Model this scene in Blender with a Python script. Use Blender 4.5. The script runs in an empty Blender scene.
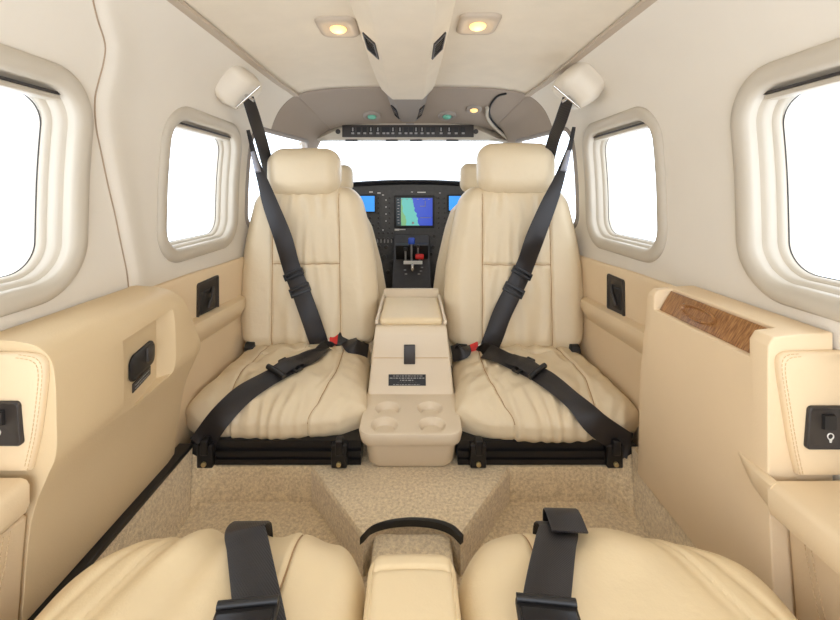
import bpy, bmesh, math
import numpy as np
from mathutils import Vector, Matrix, noise
from mathutils.bvhtree import BVHTree
sc = bpy.context.scene
COL = sc.collection
PI = math.pi
# ---------------------------------------------------------------- camera, sky, exposure
F = 400.0; CX = 412.0; CY = 190.0
cd = bpy.data.cameras.new('camera'); cam = bpy.data.objects.new('camera', cd); COL.objects.link(cam)
cam.location = (0, 0, 0); cam.rotation_euler = (PI/2, 0, 0)
cd.sensor_width = 36; cd.lens = F/840*36
cd.shift_x = (420-CX)/840; cd.shift_y = -(310-CY)/840
cd.clip_start = 0.01; cd.clip_end = 200
sc.camera = cam
w = bpy.data.worlds.new('sky'); sc.world = w; w.use_nodes = True
bg = w.node_tree.nodes['Background']; bg.inputs[0].default_value = (0.92, 1.0, 1.13, 1); bg.inputs[1].default_value = 3.4
sc.view_settings.view_transform = 'Standard'; sc.view_settings.look = 'None'
sc.view_settings.gamma = 1; sc.view_settings.use_curve_mapping = False
sc.view_settings.exposure = 0.0

# ---------------------------------------------------------------- helpers
def lin(c):
    return tuple(((v/255)/12.92 if v/255 <= .04045 else ((v/255+.055)/1.055)**2.4) for v in c)
def P(px, py, Y):                                   # a measured point of the cabin, Y metres ahead
    return Vector(((px-CX)*Y/F, Y, (CY-py)*Y/F))
def mat(name, col, rough=.5, metal=0, bump=0, bscale=200, var=0, vscale=6, spec=.5, emit=0, sheen=0, aniso=None, bump2=0, b2scale=20):
    m = bpy.data.materials.new(name); m.use_nodes = True
    nt = m.node_tree; b = nt.nodes['Principled BSDF']
    c = lin(col)
    b.inputs['Base Color'].default_value = (*c, 1); b.inputs['Roughness'].default_value = rough
    b.inputs['Metallic'].default_value = metal; b.inputs['Specular IOR Level'].default_value = spec
    if sheen: b.inputs['Sheen Weight'].default_value = sheen
    if emit:
        b.inputs['Emission Color'].default_value = (*c, 1); b.inputs['Emission Strength'].default_value = emit
    tc = nt.nodes.new('ShaderNodeTexCoord')
    vec = tc.outputs['Object']
    if aniso:
        mp = nt.nodes.new('ShaderNodeMapping'); mp.inputs['Scale'].default_value = aniso
        nt.links.new(vec, mp.inputs[0]); vec = mp.outputs[0]
    if var:
        n = nt.nodes.new('ShaderNodeTexNoise'); n.inputs['Scale'].default_value = vscale; n.inputs['Detail'].default_value = 5
        nt.links.new(vec, n.inputs['Vector'])
        r = nt.nodes.new('ShaderNodeValToRGB')
        r.color_ramp.elements[0].position = .3; r.color_ramp.elements[1].position = .7
        r.color_ramp.elements[0].color = tuple(v*(1-var) for v in c)+(1,)
        r.color_ramp.elements[1].color = tuple(min(1, v*(1+var*.7)) for v in c)+(1,)
        nt.links.new(n.outputs['Fac'], r.inputs[0]); nt.links.new(r.outputs[0], b.inputs['Base Color'])
    prev = None
    for (st, s2) in ((bump, bscale), (bump2, b2scale)):
        if st:
            n = nt.nodes.new('ShaderNodeTexNoise'); n.inputs['Scale'].default_value = s2; n.inputs['Detail'].default_value = 3
            nt.links.new(tc.outputs['Object'], n.inputs['Vector'])
            bp = nt.nodes.new('ShaderNodeBump'); bp.inputs['Strength'].default_value = st; bp.inputs['Distance'].default_value = .4/s2
            nt.links.new(n.outputs['Fac'], bp.inputs['Height'])
            if prev: nt.links.new(prev.outputs[0], bp.inputs['Normal'])
            nt.links.new(bp.outputs[0], b.inputs['Normal']); prev = bp
    return m
M = {}
M['leather'] = mat('seat_leather', (223,204,171), .42, bump=.25, bscale=420, var=.03, vscale=5, bump2=.18, b2scale=34, spec=.4)
M['rear_leather'] = mat('rear_seat_leather', (229,206,165), .42, bump=.25, bscale=420, var=.03, vscale=5, bump2=.15, b2scale=28, spec=.4)
M['wall'] = mat('wall_fabric', (226,217,202), .8, bump=.12, bscale=300, var=.015, vscale=8, spec=.25)
M['ceil'] = mat('headliner_fabric', (224,211,190), .85, bump=.12, bscale=220, var=.03, vscale=14, spec=.2)
M['ctrim'] = mat('headliner_strip', (188,172,152), .7)
M['cock'] = mat('cockpit_headliner', (160,146,132), .8, bump=.1, bscale=200, var=.03, spec=.2)
M['cockgrey'] = mat('cockpit_grey_plastic', (150,140,130), .6)
M['pod'] = mat('pod_vinyl', (226,215,197), .6, bump=.1, bscale=300)
M['surround'] = mat('window_surround_plastic', (194,183,165), .5, bump=.05, bscale=150, spec=.4)
M['panel'] = mat('side_panel_leather', (230,205,168), .5, bump=.22, bscale=380, var=.02, vscale=7, spec=.35)
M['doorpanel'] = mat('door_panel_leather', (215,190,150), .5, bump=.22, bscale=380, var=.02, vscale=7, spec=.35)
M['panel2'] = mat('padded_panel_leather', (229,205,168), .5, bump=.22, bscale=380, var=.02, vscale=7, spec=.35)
M['stitch'] = mat('stitch_thread', (206,176,134), .8)
M['seam'] = mat('seam_thread', (176,142,104), .9)
M['console'] = mat('console_plastic', (219,201,174), .45, bump=.1, bscale=350, spec=.4)
M['black'] = mat('black_plastic', (26,24,24), .45)
M['dark'] = mat('dark_trim_plastic', (52,46,42), .45)
M['wallseam'] = mat('wall_seam_shadow_gap', (168,146,122), .9)
M['rail'] = mat('black_anodised_metal', (34,32,33), .3, metal=.3)
M['brass'] = mat('brass_bolt', (205,188,140), .35, metal=.9)
M['chrome'] = mat('chrome_metal', (215,212,208), .2, metal=1)
M['red'] = mat('red_plastic', (214,38,30), .4)
M['blue'] = mat('blue_plastic', (30,74,190), .4)
M['white'] = mat('white_paint', (225,222,215), .6)
M['greymark'] = mat('grey_print', (150,146,142), .7)
M['ipanel'] = mat('instrument_panel_paint', (78,76,74), .55, bump=.2, bscale=300, var=.15, vscale=60)
M['glare'] = mat('glareshield_vinyl', (26,25,28), .7, bump=.2, bscale=200)
M['pedestal'] = mat('pedestal_paint', (50,45,43), .5, var=.2, vscale=40)
M['websheen'] = mat('painted_sheen_webbing', (150,150,158), .5)  # light grey standing in for the sheen on black webbing
# webbing with a fine weave
def webbing():
    m = mat('black_seat_belt_webbing', (38,34,34), .42, spec=.5)
    nt = m.node_tree; b = nt.nodes['Principled BSDF']
    tc = nt.nodes.new('ShaderNodeTexCoord'); wv = nt.nodes.new('ShaderNodeTexWave'); wv.inputs['Scale'].default_value = 180
    wv.bands_direction = 'DIAGONAL'
    nt.links.new(tc.outputs['Object'], wv.inputs['Vector']); bp = nt.nodes.new('ShaderNodeBump')
    bp.inputs['Strength'].default_value = .3; bp.inputs['Distance'].default_value = .001
    nt.links.new(wv.outputs['Fac'], bp.inputs['Height']); nt.links.new(bp.outputs[0], b.inputs['Normal'])
    return m
M['web'] = webbing()
def carpet():
    m = mat('beige_carpet', (171,148,124), .95, spec=.1, sheen=.4)
    nt = m.node_tree; b = nt.nodes['Principled BSDF']; tc = nt.nodes.new('ShaderNodeTexCoord')
    n1 = nt.nodes.new('ShaderNodeTexNoise'); n1.inputs['Scale'].default_value = 430; n1.inputs['Detail'].default_value = 4; n1.inputs['Roughness'].default_value = .7
    n2 = nt.nodes.new('ShaderNodeTexNoise'); n2.inputs['Scale'].default_value = 150; n2.inputs['Detail'].default_value = 3
    mx = nt.nodes.new('ShaderNodeMath'); mx.operation = 'ADD'
    nt.links.new(tc.outputs['Object'], n1.inputs['Vector']); nt.links.new(tc.outputs['Object'], n2.inputs['Vector'])
    nt.links.new(n1.outputs['Fac'], mx.inputs[0]); nt.links.new(n2.outputs['Fac'], mx.inputs[1])
    r = nt.nodes.new('ShaderNodeValToRGB'); r.color_ramp.elements[0].position = .38; r.color_ramp.elements[1].position = .62
    h = nt.nodes.new('ShaderNodeMath'); h.operation = 'MULTIPLY'; h.inputs[1].default_value = .5
    nt.links.new(mx.outputs[0], h.inputs[0]); nt.links.new(h.outputs[0], r.inputs[0])
    r.color_ramp.elements[0].color = (*lin((202,177,140)), 1); r.color_ramp.elements[1].color = (*lin((246,225,187)), 1)
    nt.links.new(r.outputs[0], b.inputs['Base Color'])
    bp = nt.nodes.new('ShaderNodeBump'); bp.inputs['Strength'].default_value = .7; bp.inputs['Distance'].default_value = .003
    nt.links.new(mx.outputs[0], bp.inputs['Height']); nt.links.new(bp.outputs[0], b.inputs['Normal'])
    return m
M['carpet'] = carpet()
def wood():
    m = mat('walnut_veneer', (150,104,62), .3, spec=.5)
    nt = m.node_tree; b = nt.nodes['Principled BSDF']; tc = nt.nodes.new('ShaderNodeTexCoord')
    mp = nt.nodes.new('ShaderNodeMapping'); mp.inputs['Scale'].default_value = (20, 160, 20)
    n = nt.nodes.new('ShaderNodeTexNoise'); n.inputs['Scale'].default_value = 3; n.inputs['Detail'].default_value = 8
    nt.links.new(tc.outputs['Object'], mp.inputs[0]); nt.links.new(mp.outputs[0], n.inputs['Vector'])
    r = nt.nodes.new('ShaderNodeValToRGB'); r.color_ramp.elements[0].position = .35; r.color_ramp.elements[1].position = .65
    r.color_ramp.elements[0].color = (*lin((122,78,42)), 1); r.color_ramp.elements[1].color = (*lin((176,128,78)), 1)
    nt.links.new(n.outputs['Fac'], r.inputs[0]); nt.links.new(r.outputs[0], b.inputs['Base Color'])
    return m
M['wood'] = wood()
def glass():
    m = bpy.data.materials.new('clear_pane'); m.use_nodes = True; nt = m.node_tree
    for n in list(nt.nodes): nt.nodes.remove(n)
    o = nt.nodes.new('ShaderNodeOutputMaterial'); t = nt.nodes.new('ShaderNodeBsdfTransparent'); g = nt.nodes.new('ShaderNodeBsdfGlossy')
    g.inputs['Roughness'].default_value = .03; t.inputs[0].default_value = (.98,.99,.99,1)
    mx = nt.nodes.new('ShaderNodeMixShader'); mx.inputs[0].default_value = .04
    nt.links.new(t.outputs[0], mx.inputs[1]); nt.links.new(g.outputs[0], mx.inputs[2]); nt.links.new(mx.outputs[0], o.inputs[0])
    return m
M['glass'] = glass()
def screen_map():
    m = mat('moving_map_screen', (20,60,200), .3)
    nt = m.node_tree; b = nt.nodes['Principled BSDF']; tc = nt.nodes.new('ShaderNodeTexCoord')
    sp = nt.nodes.new('ShaderNodeSeparateXYZ'); nt.links.new(tc.outputs['Generated'], sp.inputs[0])
    n = nt.nodes.new('ShaderNodeTexNoise'); n.inputs['Scale'].default_value = 5; n.inputs['Detail'].default_value = 4
    nt.links.new(tc.outputs['Generated'], n.inputs['Vector'])
    a = nt.nodes.new('ShaderNodeMath'); a.operation = 'MULTIPLY_ADD'; a.inputs[1].default_value = .22
    nt.links.new(n.outputs['Fac'], a.inputs[0]); nt.links.new(sp.outputs[0], a.inputs[2])
    c = nt.nodes.new('ShaderNodeMath'); c.operation = 'MULTIPLY_ADD'; c.inputs[1].default_value = .2   # coast leans
    nt.links.new(sp.outputs[2], c.inputs[0]); nt.links.new(a.outputs[0], c.inputs[2])
    r = nt.nodes.new('ShaderNodeValToRGB'); r.color_ramp.interpolation = 'CONSTANT'
    e = r.color_ramp.elements
    e[0].position = 0; e[0].color = (*lin((92,160,120)), 1); e[1].position = .74; e[1].color = (*lin((28,66,190)), 1)
    k = e.new(.4); k.color = (*lin((96,190,178)), 1); k = e.new(.27); k.color = (*lin((118,176,112)), 1)
    nt.links.new(c.outputs[0], r.inputs[0])
    nt.links.new(r.outputs[0], b.inputs['Emission Color']); b.inputs['Base Color'].default_value = (.01,.01,.012,1)
    b.inputs['Emission Strength'].default_value = 1.0
    return m
M['map'] = screen_map()
M['bluescreen'] = mat('lit_blue_screen', (60,150,235), .3, emit=.7)
M['lamp'] = mat('warm_lamp_lens', (255,214,140), .4, emit=1.05)
M['green'] = mat('green_lens', (120,190,165), .25)
M['scrdark'] = mat('screen_dark_margin', (22,40,44), .3, emit=.2)

ORG = {}
def org(o):
    return ORG.get(o.name, Vector((0,0,0))) if o else Vector((0,0,0))
def tag(o, label=None, cat=None, group=None, kind=None):
    if label: o['label'] = label
    if cat: o['category'] = cat
    if group: o['group'] = group
    if kind: o['kind'] = kind
    return o
def empty(name, loc, label, cat, group=None):
    o = bpy.data.objects.new(name, None); COL.objects.link(o); o.location = loc; o.empty_display_size = .05
    ORG[o.name] = Vector(loc); return tag(o, label, cat, group)
def link(name, bm, m, parent=None, smooth=True, bevel=0, seg=3, ang=35, subs=0, base=None):
    """bm holds cabin coordinates; the object's origin is its parent's, or base"""
    og = org(parent) if parent else (Vector(base) if base is not None else Vector((0,0,0)))
    bmesh.ops.recalc_face_normals(bm, faces=bm.faces)
    bmesh.ops.translate(bm, verts=bm.verts, vec=-og)
    me = bpy.data.meshes.new(name); bm.to_mesh(me); bm.free()
    for p in me.polygons: p.use_smooth = smooth
    ms = m if isinstance(m, list) else [m]
    for k in ms: me.materials.append(k)
    o = bpy.data.objects.new(name, me); COL.objects.link(o)
    if parent: o.parent = parent
    else: o.location = og
    ORG[o.name] = og
    if bevel:
        b = o.modifiers.new('bevel', 'BEVEL'); b.width = bevel; b.segments = seg; b.limit_method = 'ANGLE'; b.angle_limit = math.radians(ang)
        b.harden_normals = False
    if subs:
        s = o.modifiers.new('subdivision', 'SUBSURF'); s.levels = subs; s.render_levels = subs
    if smooth:
        me.set_sharp_from_angle(angle=math.radians(50)) if not bevel else None
    return o
def poly(bm, vs):
    try: return bm.faces.new(vs)
    except ValueError: return None
def add_box(bm, c, h, rot=None, taper=None):
    c = Vector(c); vs = []
    for z in (-1, 1):
        for (x, y) in ((-1,-1),(1,-1),(1,1),(-1,1)):
            t = taper if (taper and z > 0) else (1, 1)
            v = Vector((x*h[0]*t[0], y*h[1]*t[1], z*h[2]))
            if rot: v = rot @ v
            vs.append(bm.verts.new(c+v))
    for f in ((0,3,2,1),(4,5,6,7),(0,1,5,4),(1,2,6,5),(2,3,7,6),(3,0,4,7)): bm.faces.new([vs[i] for i in f])
    return vs
def box(name, c, h, m, parent=None, bevel=0, rot=None, taper=None, **k):
    bm = bmesh.new(); add_box(bm, c, h, rot, taper); return link(name, bm, m, parent, bevel=bevel, smooth=bevel > 0, **k)
def add_loft(bm, rings, cap=True, closed=True):
    R = [[bm.verts.new(p) for p in r] for r in rings]
    n = len(R[0])
    for a, b in zip(R[:-1], R[1:]):
        for i in range(n if closed else n-1):
            j = (i+1) % n; poly(bm, (a[i], a[j], b[j], b[i]))
    if cap and closed: poly(bm, R[0][::-1]); poly(bm, R[-1])
    return R
def loft(name, rings, m, parent=None, cap=True, closed=True, **k):
    bm = bmesh.new(); add_loft(bm, rings, cap, closed); return link(name, bm, m, parent, **k)
def catmull(pts, n=8, closed=False):
    pts = [Vector(p) for p in pts]; out = []; N = len(pts)
    rng = range(N if closed else N-1)
    for i in rng:
        if closed: a, b, c, d = pts[(i-1) % N], pts[i], pts[(i+1) % N], pts[(i+2) % N]
        else:
            a = pts[i-1] if i else pts[0]*2-pts[1]; b, c = pts[i], pts[i+1]; d = pts[i+2] if i+2 < N else pts[-1]*2-pts[-2]
        for k in range(n):
            t = k/n
            out.append(.5*((2*b)+(c-a)*t+(2*a-5*b+4*c-d)*t*t+(3*b-a-3*c+d)*t**3))
    if not closed: out.append(pts[-1])
    return out
def tube(name, pts, r, m, parent=None, seg=8, closed=False, **k):
    bm = bmesh.new(); add_tube(bm, pts, r, seg, closed); return link(name, bm, m, parent, **k)
def add_tube(bm, pts, r, seg=8, closed=False):
    pts = [Vector(p) for p in pts]; rings = []; up = None; N = len(pts)
    for i, p in enumerate(pts):
        t = (pts[(i+1) % N]-pts[i-1]) if closed else (pts[min(i+1, N-1)]-pts[max(i-1, 0)])
        t.normalize()
        if up is None: up = t.orthogonal().normalized()
        up = (up-t*up.dot(t)).normalized(); s = t.cross(up)
        rr = r[i] if isinstance(r, (list, tuple)) else r
        rings.append([p+(up*math.cos(a)+s*math.sin(a))*rr for a in [2*PI*k/seg for k in range(seg)]])
    if closed: rings.append(rings[0])
    add_loft(bm, rings, cap=not closed)
    if closed: bmesh.ops.remove_doubles(bm, verts=bm.verts, dist=1e-6)
def add_cyl(bm, c, axis, r, h, seg=24, r2=None):
    axis = Vector(axis).normalized(); u = axis.orthogonal().normalized(); v = axis.cross(u); c = Vector(c)
    rings = [[c+axis*z+(u*math.cos(a)+v*math.sin(a))*rr for a in [2*PI*k/seg for k in range(seg)]] for z, rr in ((-h/2, r), (h/2, r2 or r))]
    add_loft(bm, rings)
def cyl(name, c, axis, r, h, m, parent=None, seg=24, r2=None, bevel=0, **k):
    bm = bmesh.new(); add_cyl(bm, c, axis, r, h, seg, r2); return link(name, bm, m, parent, bevel=bevel, **k)
def ribbon(name, pts, nrms, width, m, parent=None, thick=.0024, n=8):
    pts3 = catmull(pts, n); nn = catmull(nrms, n)
    wd = catmull([Vector((x, 0, 0)) for x in (width if isinstance(width, (list, tuple)) else [width]*len(pts))], n)
    rings = []
    for i, p in enumerate(pts3):
        t = (pts3[min(i+1, len(pts3)-1)]-pts3[max(i-1, 0)]).normalized()
        N = (nn[i]-t*nn[i].dot(t)).normalized(); s = t.cross(N)*wd[i].x/2
        e = t.cross(N)*(wd[i].x/2-.002)
        rings.append([p-s, p-e+N*thick*.5, p+e+N*thick*.5, p+s, p+e-N*thick*.5, p-e-N*thick*.5])
    return loft(name, rings, m, parent)
def soft_arrays(half, r, n):
    """rounded box sampled evenly: points and normals"""
    half = np.array(half, float); r = np.minimum(r, half)
    vs, fs = [], []
    def coords(h, rr, k):
        s = max(3, int(n*rr/h*.9)+3); a = (1-np.cos(np.linspace(0, PI/2, s)))
        a = np.linspace(0, 1, s)*rr
        mid = np.linspace(-h+rr, h-rr, max(3, int(n*(h-rr)/max(half))))
        return np.unique(np.round(np.concatenate([-h+a, mid, h-a]), 7))
    cs = [coords(half[i], r[i], i) for i in range(3)]
    off = 0
    for ax in range(3):
        u, v = [(1,2),(2,0),(0,1)][ax]
        for sgn in (-1, 1):
            U, V = np.meshgrid(cs[u], cs[v], indexing='ij'); pt = np.zeros(U.shape+(3,))
            pt[..., u] = U; pt[..., v] = V; pt[..., ax] = sgn*half[ax]
            a, b = U.shape; vs.append(pt.reshape(-1, 3))
            I = (np.arange(a-1)[:, None]*b+np.arange(b-1)[None]).ravel()+off
            q = np.stack([I, I+b, I+b+1, I+1], 1)
            fs.append(q if sgn > 0 else q[:, ::-1]); off += a*b
    p = np.concatenate(vs); fs = np.concatenate(fs)
    inner = np.clip(p, -(half-r), half-r); d = (p-inner)/r
    # spread evenly over the rounding
    L = np.linalg.norm(d, axis=1, keepdims=True); L[L == 0] = 1
    nr = d/L
    return inner+nr*r, nr, fs
def soft(name, c, half, r, n, deform, m, parent, smooth=True):
    p, nr, fs = soft_arrays(half, r, n)
    if deform: p = deform(p, nr, np.array(half, float))
    p = p+np.array(c)
    bm = bmesh.new(); vv = [bm.verts.new(x) for x in p]
    for f in fs: poly(bm, [vv[i] for i in f])
    bmesh.ops.remove_doubles(bm, verts=bm.verts, dist=2e-5)
    return link(name, bm, m, parent)
def sn(x, y, seed=0, k=5):
    rs = np.random.RandomState(seed); o = 0
    for i in range(k):
        a, b, ph = rs.uniform(-1, 1), rs.uniform(-1, 1), rs.uniform(0, 6.28)
        o = o+np.sin((x*a+y*b)*(1+i*.6)+ph)
    return o/k
def g(d, w): return np.exp(-(d/w)**2)
def ss(a, b, x): t = np.clip((x-a)/(b-a), 0, 1); return t*t*(3-2*t)
def bool_cut(o, cutters):
    for c in cutters:
        md = o.modifiers.new('cut', 'BOOLEAN'); md.object = c; md.operation = 'DIFFERENCE'; md.solver = 'EXACT'
        if o.modifiers.find('bevel') >= 0:
            o.modifiers.move(len(o.modifiers)-1, o.modifiers.find('bevel'))
    bpy.context.view_layer.update()
    dg = bpy.context.evaluated_depsgraph_get(); me = bpy.data.meshes.new_from_object(o.evaluated_get(dg))
    o.modifiers.clear(); o.data = me
    for c in cutters: bpy.data.objects.remove(c, do_unlink=True)
    me.set_sharp_from_angle(angle=math.radians(40))
def bvh(o):
    bpy.context.view_layer.update()
    dg = bpy.context.evaluated_depsgraph_get(); me = o.evaluated_get(dg).to_mesh(); og = org(o)
    return BVHTree.FromPolygons([v.co+og for v in me.vertices], [list(p.vertices) for p in me.polygons])
def hit(px, py, trees, off=.004):
    d = P(px, py, 1).normalized(); best = None
    for t in trees:
        h = t.ray_cast(Vector((0,0,0)), d)
        if h[0] is not None and (best is None or h[3] < best[3]): best = h
    if best is None: return None
    n = best[1] if best[1].dot(d) < 0 else -best[1]
    return best[0]+n*off, n

# ---------------------------------------------------------------- cabin shell
PR = catmull([(0,.413,0),(.2,.412,0),(.35,.405,0),(.46,.385,0),(.53,.335,0),(.57,.26,0),(.592,.16,0),(.603,.05,0),(.607,-.05,0),(.610,-.2,0),(.612,-.32,0),(.605,-.5,0),(.57,-.86,0)], 14)
PRx = np.array([p.x for p in PR]); PRz = np.array([p.y for p in PR])
def xs(Y): return 1-.165*ss(1.35, 2.15, Y)
def zs(Y): return 1-.20*ss(1.5, 2.05, Y)
def wx(z, Y=1.0):                                       # half width of the cabin at height z
    zz = z/zs(Y) if z > 0 else z
    return float(np.interp(zz, PRz[::-1], PRx[::-1]))*float(xs(Y))
def wnorm(z, Y=1.0):                                    # inward normal components (x inwards, z)
    d = (wx(z+.01, Y)-wx(z-.01, Y))/.02
    v = Vector((-1, 0, d)); v.normalize(); return v
WIN = [(.535,.010,.170,.158),(1.168,.014,.176,.163)]    # centre Y, centre z, half Y, half z of each cabin window's opening
CWIN = (1.69,.045,.235,.185)
def rr(y, z, w, r=.07):
    qy = max(abs(y-w[0])-(w[2]-r), 0); qz = max(abs(z-w[1])-(w[3]-r), 0)
    return math.hypot(qy, qz) < r
def seamY(z): return float(np.interp(z, [-.85,-.181,-.045,.062,.127,.175,.235,.273,.32,.385], [.95,.853,.812,.774,.749,.741,.745,.733,.675,.60]))
zq = PRz
def shell(name, side, i0, i1, Y0, Y1, m, ny=150, kind='structure', seam=False, holes=()):
    bm = bmesh.new(); rows = []
    for a in range(ny+1):
        gy = Y0+(Y1-Y0)*a/ny; row = []
        for i in range(i0, i1+1):
            x, z = PRx[i], PRz[i]; Y = gy
            if seam:
                fall = 1-min(1, abs(gy-.80)/.3); Y = gy+(seamY(z)-.80)*fall*fall*(3-2*fall)
            X = x*float(xs(Y)); Z = z*(float(zs(Y)) if z > 0 else 1)
            if seam:
                d = gy-.80
                X -= .009*math.exp(-((d-.028)/(.020 if d < .028 else .045))**2)*min(1, (.41-z)/.1 if z > .31 else 1)
            row.append(bm.verts.new((side*X, Y, Z)))
        rows.append(row)
    for a in range(ny):
        for i in range(i1-i0):
            vs = (rows[a][i], rows[a][i+1], rows[a+1][i+1], rows[a+1][i])
            cy = sum(v.co.y for v in vs)/4; cz = sum(v.co.z for v in vs)/4
            if any(rr(cy, cz, h, .07) for h in holes) or (cy > 2.03 and cz > -.02): continue
            poly(bm, vs)
    o = link(name, bm, m, None); o['kind'] = kind
    so = o.modifiers.new('thickness', 'SOLIDIFY'); so.thickness = .03; so.offset = 0
    # grow outwards only
    nrm = o.data.polygons[0].normal; c = o.data.polygons[0].center
    so.offset = -1 if nrm.dot(Vector((0, 0, 0))-Vector((c.x, 0, c.z))) > 0 else 1
    so.use_rim = True
    return o
iC = int(np.argmin(abs(PRx[:60]-.47)))
YE = 1.58
big = [(w[0], w[1], w[2]+.018, w[3]+.018) for w in WIN]
shell('wall_left', -1, iC, len(PR)-1, -.5, YE, M['wall'], ny=520, seam=True, holes=big+[CWIN])
shell('wall_right', 1, iC, len(PR)-1, -.5, YE, M['wall'], ny=400, holes=big+[CWIN])
sp_ = [Vector((wx(z, seamY(z))*-1+.0022, seamY(z)+.001, z)) for z in np.linspace(-.235, .385, 60)]
o = tube('door_seam_shade', catmull(sp_[::3], 4), .0013, M['wallseam']); o['kind'] = 'structure'  # brown tube paints the shading in the door seam's gap
# ceiling between the two strips
bm = bmesh.new(); rows = []
for a in range(81):
    Y = -.5+(YE+.5)*a/80; row = []
    for k in range(-iC, iC+1):
        i = abs(k); x = PRx[i]*(-1 if k < 0 else 1)
        dip = .006*math.exp(-((abs(x)-PRx[iC])/.004)**2)
        row.append(bm.verts.new((x*float(xs(Y)), Y, PRz[i]*float(zs(Y))+dip)))
    rows.append(row)
for a in range(80):
    for i in range(2*iC): poly(bm, (rows[a][i], rows[a+1][i], rows[a+1][i+1], rows[a][i+1]))
o = link('ceiling', bm, M['ceil']); o['kind'] = 'structure'
so = o.modifiers.new('thickness', 'SOLIDIFY'); so.thickness = .03; so.offset = 1 if o.data.polygons[0].normal.z > 0 else -1
for s, nm in ((-1, 'trim_1'), (1, 'trim_2')):
    rings = []
    for a in range(41):
        Y = -.4+(YE+.4)*a/40; X = s*(PRx[iC]-.0)*float(xs(Y)); Z = PRz[iC]*float(zs(Y))-.002
        rings.append([Vector((X-.011, Y, Z+.004)), Vector((X+.011, Y, Z+.004)), Vector((X+.011, Y, Z-.004)), Vector((X-.011, Y, Z-.004))])
    o = loft(nm, rings, M['ctrim'], smooth=False); o['kind'] = 'structure'
# cockpit shell
CE = 2.06
ch = [CWIN]
shell('wall_left', -1, iC, len(PR)-1, YE+.001, 2.42, M['cock'], ny=160, holes=ch)
shell('wall_right', 1, iC, len(PR)-1, YE+.001, 2.42, M['cock'], ny=160, holes=ch)
bm = bmesh.new(); rows = []
for a in range(41):
    Y = YE+.001+(CE-YE)*a/40; row = []
    for k in range(-iC, iC+1):
        i = abs(k); x = PRx[i]*(-1 if k < 0 else 1)
        row.append(bm.verts.new((x*float(xs(Y)), Y, PRz[i]*float(zs(Y))-.004)))
    rows.append(row)
for a in range(40):
    for i in range(2*iC): poly(bm, (rows[a][i], rows[a+1][i], rows[a+1][i+1], rows[a][i+1]))
o = link('ceiling', bm, M['cock']); o['kind'] = 'structure'
so = o.modifiers.new('thickness', 'SOLIDIFY'); so.thickness = .03; so.offset = 1 if o.data.polygons[0].normal.z > 0 else -1

# ---------------------------------------------------------------- cabin windows: moulded surround, stepped reveal, pane, shade edge
def ringpath(w, grow, n=96, r=.058):
    hy, hz = w[2]+grow, w[3]+grow; rad = r+grow; out = []
    per = []
    for (sy, sz, a0) in ((1,1,0),(-1,1,PI/2),(-1,-1,PI),(1,-1,3*PI/2)):
        for k in range(n//4):
            a = a0+PI/2*k/(n//4-1)
            per.append((w[0]+sy*(hy-rad)+rad*math.cos(a), w[1]+sz*(hz-rad)+rad*math.sin(a)))
    # insert straight subdivisions
    for i in range(len(per)):
        a = per[i]; b = per[(i+1) % len(per)]; d = math.hypot(a[0]-b[0], a[1]-b[1]); k = max(1, int(d/.012))
        for j in range(k): out.append((a[0]+(b[0]-a[0])*j/k, a[1]+(b[1]-a[1])*j/k))
    return out
def window(idx, side, w):
    prof = [(.040,-.004),(.0385,.004),(.034,.0085),(.024,.0095),(.014,.008),(.007,.003),(.0055,-.002),(.0065,-.014),(.002,-.018),(-.001,-.021),(.0,-.036),(-.005,-.039),(-.007,-.043),(-.007,-.056)]
    base = ringpath(w, 0); N = len(base); rings = []
    outer = [ringpath(w, 0)]
    bm = bmesh.new()
    # normals in the Y-z plane of the ring
    C = []
    for i in range(N):
        a = base[i-1]; b = base[(i+1) % N]; t = Vector((b[0]-a[0], b[1]-a[1])); t.normalize(); C.append(Vector((t.y, -t.x)))
    for (o_, dpt) in prof:
        ring = []
        for i in range(N):
            Y = base[i][0]+C[i].x*o_; z = base[i][1]+C[i].y*o_
            # the surround's outer line gently wanders
            nn = wnorm(z, Y); x0 = wx(z, Y)
            if dpt < -.01: nn = nn.lerp(Vector((-1, 0, 0)), .6).normalized()
            ring.append(Vector((side*(x0+nn.x*dpt), Y, z+nn.z*dpt)))
        rings.append(ring)
    rings2 = [r+[r[0]] for r in rings]
    R = add_loft(bm, rings, cap=False)
    bmesh.ops.remove_doubles(bm, verts=bm.verts, dist=1e-5)
    root = link('window_%d' % idx, bm, M['surround'], None, base=(side*.61, w[0], w[1]))
    so = root.modifiers.new('thickness', 'SOLIDIFY'); so.thickness = .002; so.offset = 0
    root['kind'] = 'structure'
    # pane
    pr = ringpath(w, -.006); 
    bm = bmesh.new(); A = []; B = []
    for (Y, z) in pr:
        x0 = wx(z, Y)+.052; A.append(bm.verts.new((side*x0, Y, z))); B.append(bm.verts.new((side*(x0+.004), Y, z)))
    bm.faces.new(A); bm.faces.new(B[::-1])
    for i in range(len(A)): poly(bm, (A[i], A[(i+1) % len(A)], B[(i+1) % len(A)], B[i]))
    link('pane', bm, M['glass'], root, smooth=False)
    # dark seal line round the pane
    tube('seal', [Vector((side*(wx(z, Y)+.049), Y, z)) for (Y, z) in ringpath(w, -.0085)][::2], .0010, M['dark'], root, seg=6, closed=True)
    # shade edge at the head
    z = w[1]+w[3]-.010; hy = w[2]-.022
    x0 = wx(z, w[0])
    box('shade', (side*(x0+.022), w[0], z), (.012, hy, .0045), M['surround'], root, bevel=.0015)
    box('shade_rail', (side*(x0+.013), w[0], z+.0065), (.006, hy, .002), M['dark'], root)
    return root
k = 1
for side in (-1, 1):
    for wv in WIN: window(k, side, wv); k += 1
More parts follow.
